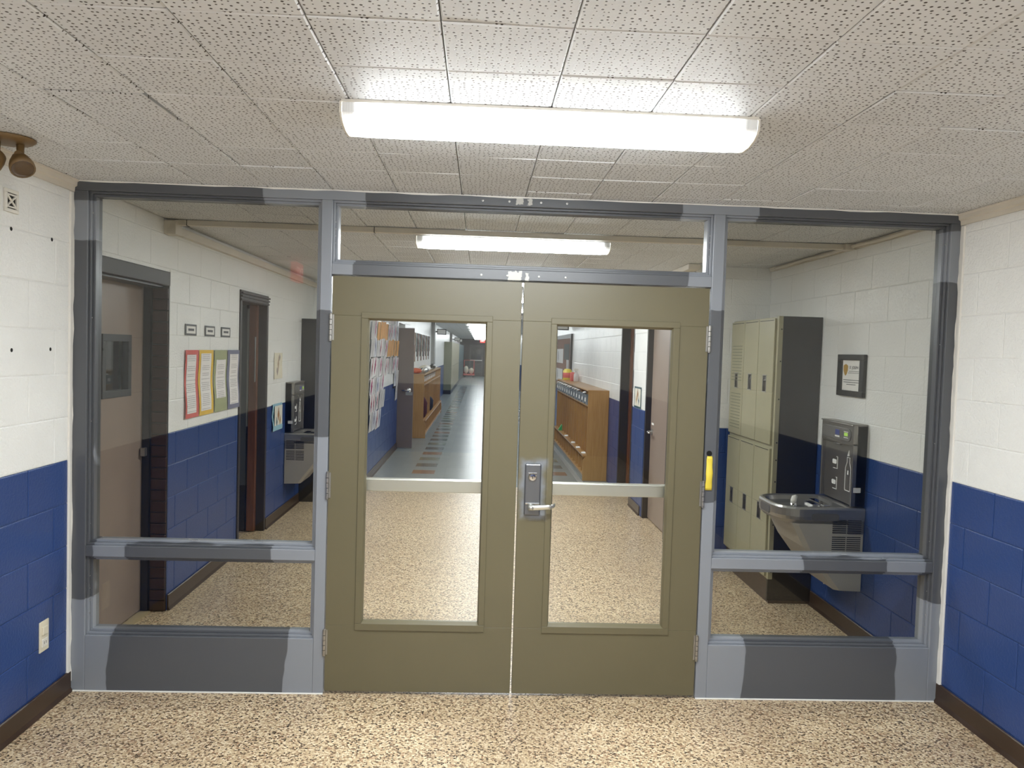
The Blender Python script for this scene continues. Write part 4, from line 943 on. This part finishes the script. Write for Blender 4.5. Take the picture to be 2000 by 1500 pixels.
blob('knit_hat', 'dark navy knit hat among bags on the left shelf', 'hat', (-1.33, 12.08, zt), (.09, .2, .10), 'navy', 8)
blob('pale_cloth', 'pale yellow cloth heap on the left shelf', 'cloth', (-1.42, 13.6, zt), (.12, .45, .12), 'ivory', 12)
blob('plastic_bag', 'crumpled silver bag at the front edge of the left shelf', 'bag', (-1.285, 11.62, zt), (.06, .17, .11), 'alu', 31)
blob('plastic_bag', 'crumpled white bag beside the navy knit hat', 'bag', (-1.30, 12.55, zt), (.07, .2, .13), 'paper', 32)
blob('lunch_box', 'dark lunch bag among papers on the left shelf', 'bag', (-1.31, 14.6, zt), (.07, .2, .14), 'black', 33)
for k in range(14):
    y = 11.55+k*.38; a = ra.uniform(-.5, .5)
    if y < 12.9 or 13.0 < y < 14.2 or 14.25 < y < 15.0: continue
    x0 = -1.34
    t_ = empty('loose_paper', (x0, y, zt)); t_.rotation_euler.z = a; tag(t_, 'loose white paper on top of the left shelf', 'paper', 'papers on the left shelf')
    MB().loft([[(-.09, -.12, .001+.001*k), (.02, -.12, .012), (.02, -.119, .013), (-.09, -.119, .002+.001*k)], [(-.09, .1, .004), (.05, .1, .05), (.05, .101, .051), (-.09, .101, .005)]]).build('sheet', 'paper', t_, local=True)
for k in range(12):
    y = SL0+(SL1-SL0)*(k+.5)/18; bin_at('silver grey bin in the top row of the left cubby shelf', -1.37, 1, y, 1.005, 'bins on the left cubby shelf', w=.25, d=.2)
for (y, z, s, m, lbl, nm) in ((11.25, .345, (.1, .07, .44), 'maroon', 'dark maroon coat hanging in the first bay of the left shelf', 'hanging_coat'), (13.2, .345, (.1, .10, .33), 'navy', 'black backpack on the bench of the left shelf', 'backpack')):
    blob(nm, lbl, nm.split('_')[-1], (-1.29, y, z), s, m, 5)

# olive and teal lockers further down on the left
def far_lockers(label, y0, y1, front, side, xfr):
    q = empty('locker_bank', ((CL+xfr)/2, (y0+y1)/2, 0)); tag(q, label, 'lockers')
    MB().box(CL+.002, y0, .15, xfr-.02, y1, 1.98).build('body', side, q, bevel=.004); MB().box(CL+.002, y0+.005, 0, xfr-.025, y1, .15).build('plinth', 'black', q)
    n = int((y1-y0)/.32)
    for k in range(n):
        ya = y0+.03+k*(y1-y0-.04)/n; yb = ya+(y1-y0-.04)/n-.012
        for za, zb in ((.17, 1.05), (1.07, 1.96)): MB().box(xfr-.02, ya, za, xfr-.006, yb, zb).build('door', front, q)
far_lockers('olive locker bank with cream doors past the left cubby shelf', 25.8, 35.5, 'locker', 'lockerolive', -1.27)
far_lockers('teal locker bank next to the dark end wall', 35.6, 46.0, 'teal', 'teal', -1.27)

# far end of the corridor
for i, x0 in enumerate((-.95, .02)):
    d = empty('door_%d' % (8+i), (x0+.46, 47.97, 0)); tag(d, ('left' if i == 0 else 'right')+' leaf of the dark glazed doors ending the corridor', 'door', kind='structure')
    MB().ring(x0+.12, .25, x0+.80, 1.85, x0, .01, x0+.92, 2.05, 47.93, 47.98).build('leaf', 'darkbrown', d); MB().box(x0+.12, 47.95, .25, x0+.80, 47.96, 1.85).build('glass_pane', 'glass', d)
    MB().box(x0+.06, 47.86, 1.0, x0+.86, 47.91, 1.06).build('push_bar', 'steel', d)
ES = empty('exit_sign', (-.10, 47.5, 2.22)); tag(ES, 'red lit EXIT sign hanging over the dark end doors', 'exit sign')
MB().box(-.26, 47.48, 2.20, .06, 47.52, 2.40).build('housing', 'exitred', ES); MB().box(-.12, 47.49, 2.40, -.08, 47.51, H-.001).build('stem', 'whiteplastic', ES)
text_mesh('lettering', 'EXIT', .13, 'exitwhite', ES, (0, -.0215, .08), (R(90), 0, 0))
ct = empty('hand_cart', (-1.05, 45.2, 0)); tag(ct, 'red cart loaded with pale sacks by the end doors', 'cart')
MB().box(-1.25, 44.9, .12, -.55, 45.6, .20).build('deck', 'red', ct, bevel=.01); MB().tube([(-1.22, 45.6, .18), (-1.22, 45.65, 1.05), (-.6, 45.65, 1.05), (-.6, 45.6, .18)], .02, 8).build('handle', 'red', ct)
for x in (-1.15, -.65):
    for y in (45.0, 45.5): MB().lathe((x, y, .06), [(.06, -.02), (.06, .02)], 'x', 12).build('wheel', 'black', ct)
for i, (x, y) in enumerate(((-1.08, 45.2), (-.75, 45.25))): blob('pale_sack', ('plump ' if i == 0 else 'slumped ')+'pale sack on the red cart by the end doors', 'sack', (x, y, .205), (.15, .2, .5-.12*i), 'ivory', 20+i)
